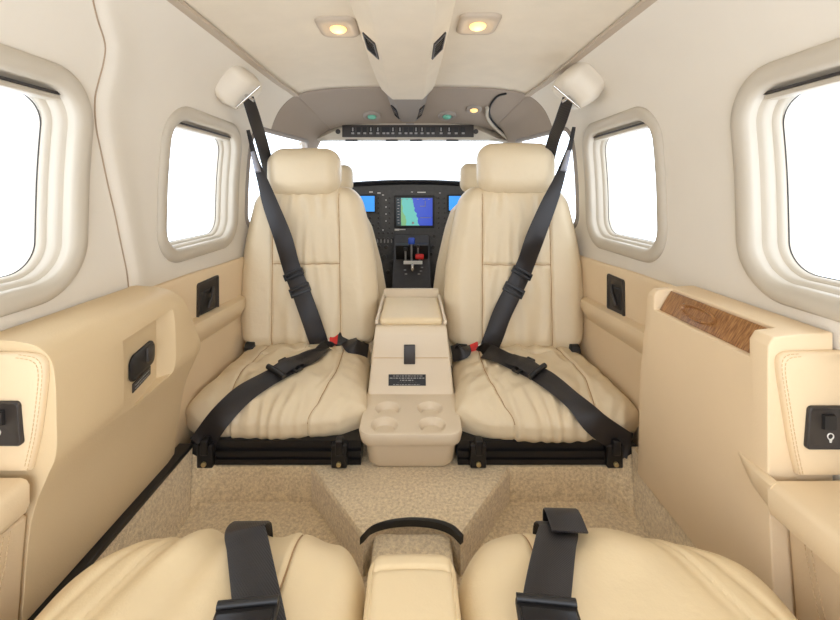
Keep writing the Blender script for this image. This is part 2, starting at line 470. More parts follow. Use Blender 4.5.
# cockpit side windows and windshield panes
def cockpit_pane(idx, side, w):
    bm = bmesh.new(); A = []; B = []
    for (Y, z) in ringpath(w, .012):
        x0 = wx(z, Y)+.018; A.append(bm.verts.new((side*x0, Y, z))); B.append(bm.verts.new((side*(x0+.004), Y, z)))
    bm.faces.new(A); bm.faces.new(B[::-1])
    for i in range(len(A)): poly(bm, (A[i], A[(i+1) % len(A)], B[(i+1) % len(A)], B[i]))
    root = link('window_%d' % idx, bm, M['glass'], None, smooth=False, base=(side*.55, w[0], w[1])); root['kind'] = 'structure'
    tube('window_frame', [Vector((side*(wx(z, Y)+.002), Y, z)) for (Y, z) in ringpath(w, .002)][::2], .010, M['cockgrey'], root, seg=8, closed=True)
cockpit_pane(5, -1, CWIN); cockpit_pane(6, 1, CWIN)
# windshield: curved pane leaning back to the bow
bm = bmesh.new(); rows = []
for a in range(13):
    t = a/12; row = []
    for k in range(-16, 17):
        u = k/16; X = u*.50; Y = (2.62-.28*u*u)*(1-t)+(2.14-.06*u*u)*t
        row.append(bm.verts.new((X, Y, .02+.26*t)))
    rows.append(row)
for a in range(12):
    for i in range(32): poly(bm, (rows[a][i], rows[a][i+1], rows[a+1][i+1], rows[a+1][i]))
o = link('window_7', bm, M['glass']); o['kind'] = 'structure'
o.modifiers.new('thickness', 'SOLIDIFY').thickness = .005

for s, nm in ((-1, 'trim_7'), (1, 'trim_8')):
    o = tube(nm, catmull([(s*.50, 2.00, .262), (s*.515, 2.08, .20), (s*.525, 2.20, .11), (s*.53, 2.34, .0)], 6), [.017]*19, M['surround']); o['kind'] = 'structure'
# ---------------------------------------------------------------- floor: raised carpet, foot well, tunnel
ZR = -.675; ZW = -.755; YR = .975
bm = bmesh.new()
def quad(a, b, c, d): poly(bm, [bm.verts.new(Vector(p)) for p in (a, b, c, d)])
quad((-.62, YR, ZR), (.62, YR, ZR), (.62, 2.5, ZR), (-.62, 2.5, ZR))
for s in (-1, 1):
    xi = .47
    A = [(s*xi, YR), (s*.515, .925), (s*.515, .20)]
    T = [(s*.475, YR), (s*.53, .975), (s*.53, .20)]
    # riser
    quad((0, YR, ZR), (s*.475, YR, ZR), (s*xi, YR-.006, ZW), (0, YR-.006, ZW))
    # corner chamfer and long side
    bm.faces.new([bm.verts.new(p) for p in ((s*.475, YR, ZR), (s*.535, .975, -.64), (s*.515, .925, ZW), (s*xi, YR-.006, ZW))])
    quad((s*.535, .975, -.625), (s*.535, .10, -.625), (s*.515, .10, ZW), (s*.515, .925, ZW))
    quad((s*.535, .975, -.625), (s*.62, .975, -.625), (s*.62, .10, -.625), (s*.535, .10, -.625))
    quad((s*.475, YR, ZR), (s*.62, YR, ZR), (s*.62, .975, -.625), (s*.535, .975, -.625))
quad((-.52, .10, ZW), (.52, .10, ZW), (.52, YR, ZW), (-.52, YR, ZW))
# closing shell underneath so the floor has depth
quad((-.62, .10, ZW-.03), (.62, .10, ZW-.03), (.62, 2.5, ZW-.03), (-.62, 2.5, ZW-.03))
o = link('floor', bm, M['carpet'], smooth=False); o['kind'] = 'structure'
# central carpeted tunnel with a bound edge
root = empty('carpeted_tunnel', (0, .88, ZW), 'beige carpeted floor tunnel narrowing towards the rear armrest, with a black bound edge', 'floor tunnel')
arc = [(-.096,.780),(-.078,.803),(-.045,.817),(0,.822),(.045,.817),(.077,.803),(.095,.780)]
arcd = catmull([(a, b, 0) for a, b in arc], 6)
plan = [(-.245,.972)]+[(v.x, v.y) for v in arcd]+[(.238,.972)]
loft('carpet_top', [[Vector((x*1.0, y, ZW-.002)) for x, y in plan], [Vector((x, y, ZR-.008)) for x, y in plan], [Vector((x*.985, y+.003, ZR)) for x, y in plan]], M['carpet'], root, smooth=False)
loft('edge_binding', [[Vector((v.x*1.02+q[0], v.y-.003+q[0], ZR+q[1])) for q in ((-.003,-.012),(.003,-.012),(.004,.002),(0,.004),(-.003,.002))] for v in arcd], M['black'], root)
box('lower_carpet', (.0, .66, (ZW+ZR-.02)/2-.002), (.078, .155, (ZR-.02-ZW)/2), M['carpet'], root, bevel=.008)
# black strip along the left door sill
o = box('trim_3', (-.548, .60, -.619), (.017, .37, .006), M['black'], bevel=.003); o['kind'] = 'structure'

# ---------------------------------------------------------------- side panels
def dashes(name, pts, nrm, m, parent, step=.0062, ln=.0042, r=.00055, off=.0012):
    pts = [Vector(p) for p in pts]; bm = bmesh.new(); acc = 0; L = [0]
    for a, b in zip(pts[:-1], pts[1:]): L.append(L[-1]+(b-a).length)
    def at(s):
        for i in range(len(pts)-1):
            if L[i+1] >= s: return pts[i].lerp(pts[i+1], (s-L[i])/max(1e-9, L[i+1]-L[i]))
        return pts[-1]
    s = 0; n = Vector(nrm)
    while s+ln < L[-1]:
        add_tube(bm, [at(s)+n*off, at(s+ln)+n*off], r, 5); s += step
    return link(name, bm, m, parent, smooth=False)
def sect(s, pts, Y): return [Vector((s*x, (Y(z) if callable(Y) else Y), z)) for x, z in pts]

# left aft panel: the door's lower lining
def fy(z, a=.875, b=.955): return float(np.interp(z, [-.63,-.37,-.22], [.925, b, a]))
lp = empty('door_lining_panel', (-.55, .6, -.62), 'large cream leather lower door lining on the left, with a black latch in a recess', 'side panel')
PL = [(.606,-.208)]+[(v.x, v.y) for v in catmull([(.560,-.2115,0),(.528,-.218,0),(.507,-.236,0),(.500,-.265,0),(.498,-.32,0),(.499,-.372,0),(.512,-.405,0),(.534,-.47,0),(.547,-.612,0)], 4)]+[(.606,-.612)]
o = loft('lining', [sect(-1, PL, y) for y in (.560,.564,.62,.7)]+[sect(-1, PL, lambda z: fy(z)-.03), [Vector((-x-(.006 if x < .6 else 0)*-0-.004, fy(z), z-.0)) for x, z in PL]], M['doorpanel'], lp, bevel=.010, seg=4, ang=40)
bm = bmesh.new()
cut = [(-.47,.692),(-.503,.692),(-.523,.818),(-.490,.850),(-.47,.850)]
def cz(Yv, top): return (-.268 if top else (-.40+.02*(Yv-.69)/.17))
add_loft(bm, [[Vector((x, y, cz(y, 0))) for x, y in cut], [Vector((x, y, -.262+(.012 if y > .8 else 0))) for x, y in cut]])
c = link('cutter', bm, M['panel2'], None)
bool_cut(o, [c])
# escutcheon on the recess floor
def on_recess(t, z, off=0):                               # t 0..1 along the recess floor
    a = Vector((-.502,.690,0)); b = Vector((-.523,.818,0)); n = Vector((.973,-.231,0)).normalized()
    n = Vector((b.y-a.y, -(b.x-a.x), 0)).normalized()
    if n.x < 0: n = -n
    p = a.lerp(b, t)+n*off; p.z = z; return p
def rrect(cx, cz_, hx, hz, r, n=6, skew=0):
    out = []
    for sx, sz, a0 in ((1,1,0),(-1,1,PI/2),(-1,-1,PI),(1,-1,3*PI/2)):
        for k in range(n+1):
            a = a0+PI/2*k/n; u = cx+sx*(hx-r)+r*math.cos(a); v = cz_+sz*(hz-r)+r*math.sin(a)
            out.append((u, v))
    return out
def rec_plate(name, t0, z0, ht, hz, r, d0, d1, m, par, inset=0, sk=0.0):
    L = .1254
    q = rrect(0, 0, ht, hz, r); q2 = rrect(0, 0, ht-inset, hz-inset, max(.001, r-inset))
    return loft(name, [[on_recess(t0+u/L, z0+v+u*sk, d0) for u, v in q], [on_recess(t0+u/L, z0+v+u*sk, (d0+d1)/2) for u, v in q], [on_recess(t0+u/L, z0+v+u*sk, d1) for u, v in q2]], m, par)
e = rec_plate('latch_escutcheon', .52, -.322, .043, .024, .016, .0005, .007, M['black'], lp, .004, sk=.05)
rec_plate('latch_lever', .66, -.316, .012, .015, .004, .007, .011, M['dark'], e, .002)
pc = rec_plate('placard', .53, -.358, .032, .0085, .001, .0004, .0022, M['dark'], lp, .0006, sk=.08)
bm = bmesh.new()
for rw in range(2):
    t = -.026
    while t < .024:
        l = .003+.004*((int(t*9000)) % 3)/2; a = on_recess(.53+t/.1254, -.355-.006*rw+t*.08, .0028); b = on_recess(.53+(t+l)/.1254, -.355-.006*rw+(t+l)*.08, .0028)
        add_tube(bm, [a, b], .0009, 4); t += l+.0022
link('placard_lines', bm, M['greymark'], pc, smooth=False)

# padded panels with the reading light switches (both sides, nearest the viewer)
def switch_plate(s, x, Y, z, root, half=(.034,.026), lean=0):
    def pt(u, v, d): return Vector((s*(x-d), Y+u, z+v))
    q = rrect(0, 0, half[0], half[1], .006)
    q2 = rrect(0, 0, half[0]-.002, half[1]-.002, .005); q3 = rrect(0, 0, half[0]-.004, half[1]-.004, .004)
    pl = loft('switch_plate', [[pt(u, v, 0) for u, v in q], [pt(u, v, .005) for u, v in q], [pt(u, v, .0065) for u, v in q2], [pt(u, v, .004) for u, v in q3]], M['dark'], root)
    us = -.004 if s > 0 else .004
    loft('rocker_switch', [[pt(us+u, .007+v, .0042) for u, v in rrect(0, 0, .0075, .0095, .001)], [pt(us+u, .007+v, .0082) for u, v in rrect(0, 0, .0065, .0085, .001)]], M['black'], pl)
    bm = bmesh.new()
    add_tube(bm, [pt(us+.0042*math.cos(a), -.0115+.0042*math.sin(a), .0046) for a in [2*PI*i/16 for i in range(16)]], .0007, 5, closed=True)
    for i, zz in enumerate((-.0165, -.0178, -.019)):
        add_tube(bm, [pt(us-.0016, zz, .0046), pt(us+.0016, zz, .0046)], .0007, 5)
    link('light_bulb_symbol', bm, M['white'], pl)
    return pl
for s in (-1, 1):
    nm = ('cream stitched leather panel at the far left edge with a light switch and armrest' if s < 0 else
          'cream stitched leather panel at the far right edge with a light switch and armrest')
    YE_ = .560 if s < 0 else .575
    root = empty('stitched_side_panel', (s*.56, YE_, -.62), nm, 'side panel', None)
    # padded face turned aft, closing the thick lining
    if s < 0: O = [(.610,-.226),(.540,-.226),(.516,-.231),(.507,-.247),(.510,-.29),(.517,-.34),(.528,-.388),(.610,-.388)]; za_ = -.392; xl, xa_ = .534, .518
    else: O = [(.612,-.229),(.545,-.231),(.527,-.234),(.521,-.250),(.528,-.30),(.538,-.36),(.548,-.405),(.612,-.405)]; za_ = -.408; xl, xa_ = .535, .500
    oo = catmull([(a, b, 0) for a, b in O[1:7]], 5)
    O = [O[0]]+[(v.x, v.y) for v in oo]+[O[7]]
    cxx, czx = .60, -.32
    def sh(k, y): return [Vector((s*(cxx+(a-cxx)*k), y, czx+(b-czx)*k)) for a, b in O]
    loft('padding', [sh(1.0, YE_-.0005), sh(1.0, YE_-.005), sh(.985, YE_-.0085), sh(.95, YE_-.0105), sh(.8, YE_-.012)], M['panel2'], root)
    for kk in (.972, .935):
        edge = [Vector((s*(cxx+(a-cxx)*kk), YE_-.0112, czx+(b-czx)*(kk+.02))) for a, b in O[1:-1]]
        dashes('stitching', edge, (0, -1, 0), M['stitch'], root, off=(.0 if kk < .95 else -.0018))
    # switch plate on the padded face
    px_, pz_ = (.563, -.3185) if s < 0 else (.583, -.333)
    def pt(u, v, d): return Vector((s*px_+u, YE_-.0118-d, pz_+v))
    def sk(q): return [(u+(-.04*s*-1)*v*2, v) for u, v in q]
    def rg(h, r, d): return [pt(u, v, d) for u, v in sk(rrect(0, 0, h, h, r))]
    pl = loft('switch_plate', [rg(.030, .006, -.001), rg(.030, .006, .004), rg(.0285, .0055, .0055), rg(.026, .004, .0035)], M['dark'], root)
    us = 0 if s < 0 else -.001
    loft('rocker_switch', [[pt(us+u, .009+v, .0036) for u, v in rrect(0, 0, .009, .0105, .001)], [pt(us+u, .009+v, .0075) for u, v in rrect(0, 0, .008, .0095, .001)]], M['black'], pl)
    bm = bmesh.new(); ub = us+(-.001 if s < 0 else .003)
    add_tube(bm, [pt(ub+.0042*math.cos(a), -.0115+.0042*math.sin(a), .0042) for a in [2*PI*i/16 for i in range(16)]], .0008, 5, closed=True)
    for i, zz in enumerate((-.0165, -.0180, -.0195)): add_tube(bm, [pt(ub-.0017+i*.0003, zz, .0042), pt(ub+.0017-i*.0003, zz, .0042)], .0008, 5)
    link('light_bulb_symbol', bm, M['white'], pl)
    # padded armrest running aft from the face, with the lining under it
    yt = .546 if s < 0 else .600
    def asec(y, q):
        xi_ = xl-(xl-xa_)*q
        return [Vector((s*x, y, z)) for x, z in ((.612, za_), (.56, za_-.001), (xi_+.012, za_-.001), (xi_+.004, za_-.0035), (xi_, za_-.010), (xi_, za_-.036), (xi_+.005, za_-.048), (xl+.004, za_-.055*(.5+.5*q)), (.612, za_-.06))]
    yf = min(yt, YE_-.013)
    loft('armrest', [asec(y, 1-(.25*float(ss(yf-.05, yf, y)) if s < 0 else 0)) for y in np.linspace(.02, yf, 16)], M['panel2'], root)
    if s > 0:
        loft('armrest_point', [[Vector((x, y, z)) for x, z in ((.5125, za_-.001), (.5125-w_*.6, za_-.0015), (.5125-w_, za_-.005), (.5125-w_, za_-.004-.032*k_), (.5125, za_-.004-.050*k_))] for y, w_, k_ in ((yf-.004, .0125, 1), (.590, .010, .75), (.612, .005, .35), (.628, .0006, .05))], M['panel2'], root)
    low = [(.612, za_-.058), (xl, za_-.058), (xl+.004, za_-.10), (.548, -.622), (.612, -.622)]
    loft('lower_lining', [sect(s, low, y) for y in (.02, .28, YE_-.002)], M['panel'], root, bevel=.006)
    for q in (0, .009):
        dashes('stitching', [Vector((s*(xl-.0005), YE_-.03-q, za_-.06)), Vector((s*(xl+.003), YE_-.033-q, za_-.10)), Vector((s*.5465, YE_-.05-q, -.61))], (-s, 0, .1), M['stitch'], root, off=.0015)

# right panel with the walnut tray
rp = empty('walnut_trimmed_panel', (.55, .7, -.62), 'smooth cream side panel on the right with a walnut insert along its top', 'side panel')
PRt = [(.606,-.205),(.562,-.207),(.520,-.212),(.512,-.225),(.512,-.42),(.524,-.66),(.606,-.66)]
def fyr(z): return float(np.interp(z, [-.66,-.3,-.23,-.205], [.930,.885,.872,.86]))
o = loft('lining', [sect(1, PRt, y) for y in (.575,.6,.75)]+[sect(1, PRt, lambda z: fyr(z)-.02), sect(1, PRt, fyr)], M['panel'], rp, bevel=.016, seg=4, ang=15)
bm = bmesh.new(); add_box(bm, (.5245, .727, -.2265), (.0265, .119, .0265)); c = link('cutter', bm, M['panel2'])
bool_cut(o, [c])
y0, y1 = .611, .843
wd = loft('wood_insert', [[Vector((.521, y, -.2525)), Vector((.5505, y, -.2525)), Vector((.5505, y, -.2135)), Vector((.5455, y, -.2125))] for y in (y0, y1)], M['wood'], rp, bevel=.0015)
# carved pull in the walnut
def wp(y, t, d):
    a = Vector((.521, y, -.2525)); b = Vector((.5455, y, -.2125)); n = Vector((-.040, 0, .0245)).normalized()
    return a.lerp(b, t)+n*d
bm = bmesh.new(); ring0 = [wp(.745+.044*math.cos(a), .5+.30*math.sin(a), .0) for a in [2*PI*i/28 for i in range(28)]]
ring1 = [wp(.745+.044*math.cos(a), .5+.30*math.sin(a), .0065) for a in [2*PI*i/28 for i in range(28)]]
ring2 = [wp(.745+.040*math.cos(a), .5+.23*math.sin(a), .0065) for a in [2*PI*i/28 for i in range(28)]]
ring3 = [wp(.745+.037*math.cos(a), .5+.18*math.sin(a), .0008) for a in [2*PI*i/28 for i in range(28)]]
add_loft(bm, [ring0, ring1, ring2, ring3]); pl = link('pull', bm, M['wood'], wd)
bm = bmesh.new(); add_cyl(bm, wp(.784, .62, .003), (-.7, 0, .7), .004, .004, 16); link('catch', bm, M['chrome'], wd)

# middle side panels beside the seats, with ashtrays and small armrests
for s in (-1, 1):
    lab = ('cream leather lower wall panel beside the left seat, with a black ashtray' if s < 0 else
           'cream leather lower wall panel beside the right seat, with a black ashtray')
    root = empty('seat_side_panel', (s*.59, 1.15, -.62), lab, 'side panel')
    zt = -.226 if s < 0 else -.222
    rings = []
    for y in (.86,.95,1.1,1.25,1.4,1.55,1.72):
        xx = lambda z: wx(z, y)-.010
        zt2 = zt-.012*ss(1.0, 1.4, y)
        rings.append([Vector((s*q, y, z)) for q, z in ((xx(zt2)+.012, zt2), (xx(zt2)-.001, zt2), (xx(zt2)-.006, zt2-.012), (xx(-.4)-.004, -.42), (xx(-.6)-.012, -.672), (xx(-.6)+.03, -.672))])
    loft('lining', rings, M['panel'], root, bevel=.004)
    # armrest ledge
    rings = []
    ya0, ya1 = (.925, 1.40) if s < 0 else (.915, 1.38)
    for y in np.linspace(ya0, ya1, 14):
        e = min(1, min(y-ya0, ya1-y)/.03); e = math.sqrt(1-(1-e)**2) if e < 1 else 1
        xi_ = .600*float(xs(y))-.035*(.3+.7*e); zt3 = -.345-.02*(y-.93)/.45
        rings.append([Vector((s*a, y, z)) for a, z in ((.604*float(xs(y)), zt3+.002), (xi_+.016, zt3), (xi_+.004, zt3-.004), (xi_, zt3-.016), (xi_+.002, zt3-.032), (xi_+.014, zt3-.055), (.604*float(xs(y)), zt3-.085))])
    loft('armrest', rings, M['panel2'], root)
    # ashtray
    ay, az, aw = (1.165, -.313, .060) if s < 0 else (1.165, -.306, .048)
    def pt(u, v, d): return Vector((s*(wx(az+v, ay)-.0165-d), ay+u, az+v))
    q = rrect(0, 0, aw, .054, .008); q2 = rrect(0, 0, aw-.003, .051, .006); q3 = rrect(0, 0, aw-.008, .046, .005)
    a = loft('ashtray', [[pt(u, v, -.006) for u, v in q], [pt(u, v, .004) for u, v in q], [pt(u, v, .006) for u, v in q2], [pt(u, v, .001) for u, v in q3]], M['dark'], root)
    loft('lid', [[pt(u*1-.002, v-.006, .0012) for u, v in rrect(0, 0, aw-.020, .032, .006)], [pt(u*.8, v*.9-.006, .007) for u, v in rrect(0, 0, aw-.020, .032, .006)]], M['black'], a)
    bm = bmesh.new(); add_tube(bm, [pt(-.012, -.026, .008), pt(.002, .006, .013), pt(.014, .026, .008)], .004, 8); link('pull', bm, M['dark'], a)

# ---------------------------------------------------------------- ceiling duct, lamps, cockpit overhead
duct = empty('ceiling_duct', (-.015, .9, .41), 'long cream ceiling duct with sloping sides running forward along the headliner', 'duct')
def dsec(y, k=1.0):
    zc = .413*float(zs(y)); c = -.014
    return [Vector((c-.125*k, y, zc+.004)), Vector((c-.118*k, y, zc-.006)), Vector((c-.070*k, y, zc-.050*k)), Vector((c+.062*k, y, zc-.050*k)), Vector((c+.105*k, y, zc-.006)), Vector((c+.112*k, y, zc+.004))]
loft('housing', [dsec(y) for y in (-.45,.3,.9,1.3)]+[dsec(1.52, .96), dsec(1.60, .90)], M['ceil'], duct, bevel=.004, ang=20)
# grey forward end
gr = [dsec(1.601, .88), dsec(1.66, .74), dsec(1.82, .62), dsec(1.90, .45)]
gb = loft('grey_end_cap', gr, M['cockgrey'], duct, bevel=.003, ang=20)
def vent(c, u, v, n, hu, hv, parent, nl=5):
    u = Vector(u).normalized(); n = Vector(n).normalized(); v = n.cross(u).normalized(); c = Vector(c)
    bm = bmesh.new(); o2 = [c+u*a*hu+v*b*hv for a, b in ((-1,-1),(1,-1),(1,1),(-1,1))]
    i2 = [c+u*a*hu*.82+v*b*hv*.78 for a, b in ((-1,-1),(1,-1),(1,1),(-1,1))]
    add_loft(bm, [[p-n*.002 for p in o2], [p+n*.004 for p in o2], [p+n*.004 for p in i2], [p-n*.001 for p in i2]])
    f = link('air_vent', bm, M['dark'], parent, smooth=False)
    bm = bmesh.new()
    for k in range(nl):
        t = (k+.5)/nl*2-1; p = c+u*t*hu*.8
        add_loft(bm, [[p-v*hv*.77+u*.0010, p-v*hv*.77-u*.0010, p-v*hv*.77-u*.003+n*.003, p-v*hv*.77-u*.001+n*.003], [p+v*hv*.77+u*.0010, p+v*hv*.77-u*.0010, p+v*hv*.77-u*.003+n*.003, p+v*hv*.77-u*.001+n*.003]])
    link('louvres', bm, M['black'], f, smooth=False)
    return f
zc = .413
vent((-.014-.094, 1.07, zc-.028), (0,1,0), None, (-.044,0,-.048), .060, .021, duct, 6)
vent((-.014+.0835, 1.07, zc-.028), (0,1,0), None, (.044,0,-.043), .060, .021, duct, 6)
z2 = .413*float(zs(1.79))
vent((-.014-.060, 1.79, z2-.020), (0.09,1,-0.17), None, (-.05,-0.012,-.045), .060, .015, gb, 4)
vent((-.014+.052, 1.79, z2-.020), (-0.09,1,-0.17), None, (.05,-0.012,-.045), .060, .015, gb, 4)

def ceiling_light(px, py, m_l, lab, power=0):
    Z = .410; Y = Z*F/(CY-py); c = P(px, py, Y); c.z = Z
    root = empty('reading_light', c, lab, 'ceiling light')
    q = lambda hx, hy, r, z: [Vector((c.x+u, c.y+v, z)) for u, v in rrect(0, 0, hx, hy, r)]
    loft('bezel', [q(.050, .058, .022, Z+.003), q(.050, .058, .022, Z-.002), q(.046, .054, .020, Z-.006), q(.036, .042, .018, Z-.007), q(.032, .036, .016, Z-.003), q(.026, .028, .014, Z-.002)], M['ctrim'], root)
    bm = bmesh.new(); bmesh.ops.create_uvsphere(bm, u_segments=24, v_segments=12, radius=.021); bmesh.ops.scale(bm, vec=(1,1,.45), verts=bm.verts)
    bmesh.ops.translate(bm, verts=bm.verts, vec=Vector((c.x, c.y+.004, Z-.004))); link('lamp_lens', bm, m_l, root)
    if power:
        ld = bpy.data.lights.new('lamp_glow', 'POINT'); ld.energy = power; ld.color = (1,.86,.66); ld.shadow_soft_size = .02
        lo = bpy.data.objects.new('lamp_glow', ld); COL.objects.link(lo); lo.parent = root; lo.location = (0, .004, -.03)
ceiling_light(338, 27, M['lamp'], 'lit reading light in the headliner left of the duct', .06)
ceiling_light(478, 24, M['lamp'], 'lit reading light in the headliner right of the duct', .06)

# cockpit ceiling lamps
def czt(X, Y): return float(np.interp(abs(X)/float(xs(Y)), PRx[:60], PRz[:60]))*float(zs(Y))-.006
def eyeball(px, py, Y, m, lab, rad=.042, nm='eyeball_lamp'):
    X = (px-CX)*Y/F; z = czt(X, Y)
    root = empty(nm, (X, Y, z), lab, 'cockpit lamp')
    bm = bmesh.new()
    R = lambda r, zz: [Vector((X+r*math.cos(a), Y+r*math.sin(a)*1.1, z+zz-(math.sin(a)*r*.26))) for a in [2*PI*i/32 for i in range(32)]]
    add_loft(bm, [R(rad, .002), R(rad, -.004), R(rad*.9, -.008), R(rad*.62, -.008), R(rad*.55, -.004)])
    link('bezel', bm, M['cockgrey'], root)
    bm = bmesh.new(); bmesh.ops.create_uvsphere(bm, u_segments=20, v_segments=10, radius=rad*.5); bmesh.ops.scale(bm, vec=(1,1,.6), verts=bm.verts)
    bmesh.ops.translate(bm, verts=bm.verts, vec=Vector((X, Y, z-.006))); link('lens', bm, m, root)
eyeball(372, 113, 1.86, M['green'], 'green-lensed round cockpit lamp left of the duct end')
eyeball(447, 113, 1.86, M['green'], 'green-lensed round cockpit lamp right of the duct end')
eyeball(474, 105, 1.78, M['lamp'], 'small round warm-lit cockpit lamp towards the right', .034)
# dark duct seam on the cockpit ceiling at right
pts = []
for (px, py, Y) in ((506,89,1.60),(497,96,1.64),(490,106,1.74),(490,115,1.84),(498,126,1.93),(512,138,1.99)):
    X = (px-CX)*Y/F; pts.append(Vector((X, Y, czt(X, Y)-.002)))
o = tube('trim_4', catmull(pts, 5), .0045, M['black']); o['kind'] = 'structure'
o = tube('trim_5', [p+Vector((-.012, .0, -.004)) for p in catmull(pts[2:], 5)], .008, M['surround']); o['kind'] = 'structure'

# overhead switch panel on the windshield bow
ohp = empty('overhead_switch_panel', (-.02, 1.99, .30), 'pale arched overhead panel above the windshield with a black row of switches', 'switch panel')
top = [(-.56,.215),(-.50,.248),(-.42,.285),(-.34,.318),(-.2,.332),(0,.337),(.2,.332),(.30,.318),(.38,.285),(.46,.248),(.52,.215)]
tp = catmull([(a, 0, b) for a, b in top], 5)
rings = []
for v in tp:
    lo = .250-.02*ss(.42, .56, abs(v.x+.02)); rings.append([Vector((v.x, 2.03, v.z+.03)), Vector((v.x, 1.985, v.z)), Vector((v.x, 1.975, max(lo+.004, v.z-.012))), Vector((v.x, 1.985, lo)), Vector((v.x, 2.03, lo-.002))])
loft('housing', rings, M['surround'], ohp)
sp = box('switch_strip', (-.020, 1.977, .291), (.325, .004, .030), M['dark'], ohp, bevel=.002)
xsw = [355,361,367,373,380,386,390,395,402,408,413,418,424,430,435,443,451,458,465]
for i, px in enumerate(xsw):
    X = (px-2-CX)*1.975/F
    bm = bmesh.new(); add_box(bm, (X, 1.972, .290), (.0105, .004, .019))
    add_box(bm, (X, 1.9675, .279), (.007, .0015, .0045))
    if i % 4 in (0, 3): add_box(bm, (X, 1.9675, .298), (.003, .0015, .009))
    sw = link('rocker_switch', bm, [M['black'], M['greymark']], sp, smooth=False)
    for p in list(sw.data.polygons)[6:]: p.material_index = 1
for X in (-.365, .315): cyl('jack', (X, 1.972, .288), (0,1,0), .012, .010, M['dark'], ohp, bevel=.002)
for X in (-.30,-.10,.02,.20): box('sun_visor_clip', (X, 1.985, .246), (.030, .008, .004), M['dark'], ohp, bevel=.002)
box('placard', (-.01, 1.977, .3262), (.02, .003, .003), M['greymark'], ohp)

# shoulder belt pods on the upper wall
def pod(s, c, lab):
    root = empty('belt_guide_pod', c, lab, 'belt guide')
    e1 = np.array((-s*.73, 0, .68)); e2 = np.array((s*.68, 0, .73))
    def df(p, n, h):
        x, y, z = p[:, 0:1], p[:, 1:2], p[:, 2:3]
        k = 1-.22*np.clip((z+h[2])/(2*h[2]), 0, 1)
        return x*k*e1+y*np.array((0, 1, 0))*k+(z+h[2])*e2
    soft('cover', c, (.067,.092,.064), np.array([.034,.065,.056]), 30, df, M['pod'], root)
    return root
podL = pod(-1, P(247, 98, 1.22), 'cream belt guide pod high on the left wall beside the seat headrest')
podR = pod(1, P(567, 98, 1.22), 'cream belt guide pod high on the right wall beside the seat headrest')
for s, root, a, b in ((-1, podL, (236,107.5), (260,86)), (1, podR, (554,86), (580,108))):
    pa, pb = P(*a, 1.185), P(*b, 1.185)
    tube('chrome_lip', [pa, pa.lerp(pb, .5)+Vector((0, -.003, -.002)), pb], .0035, M['chrome'], root)

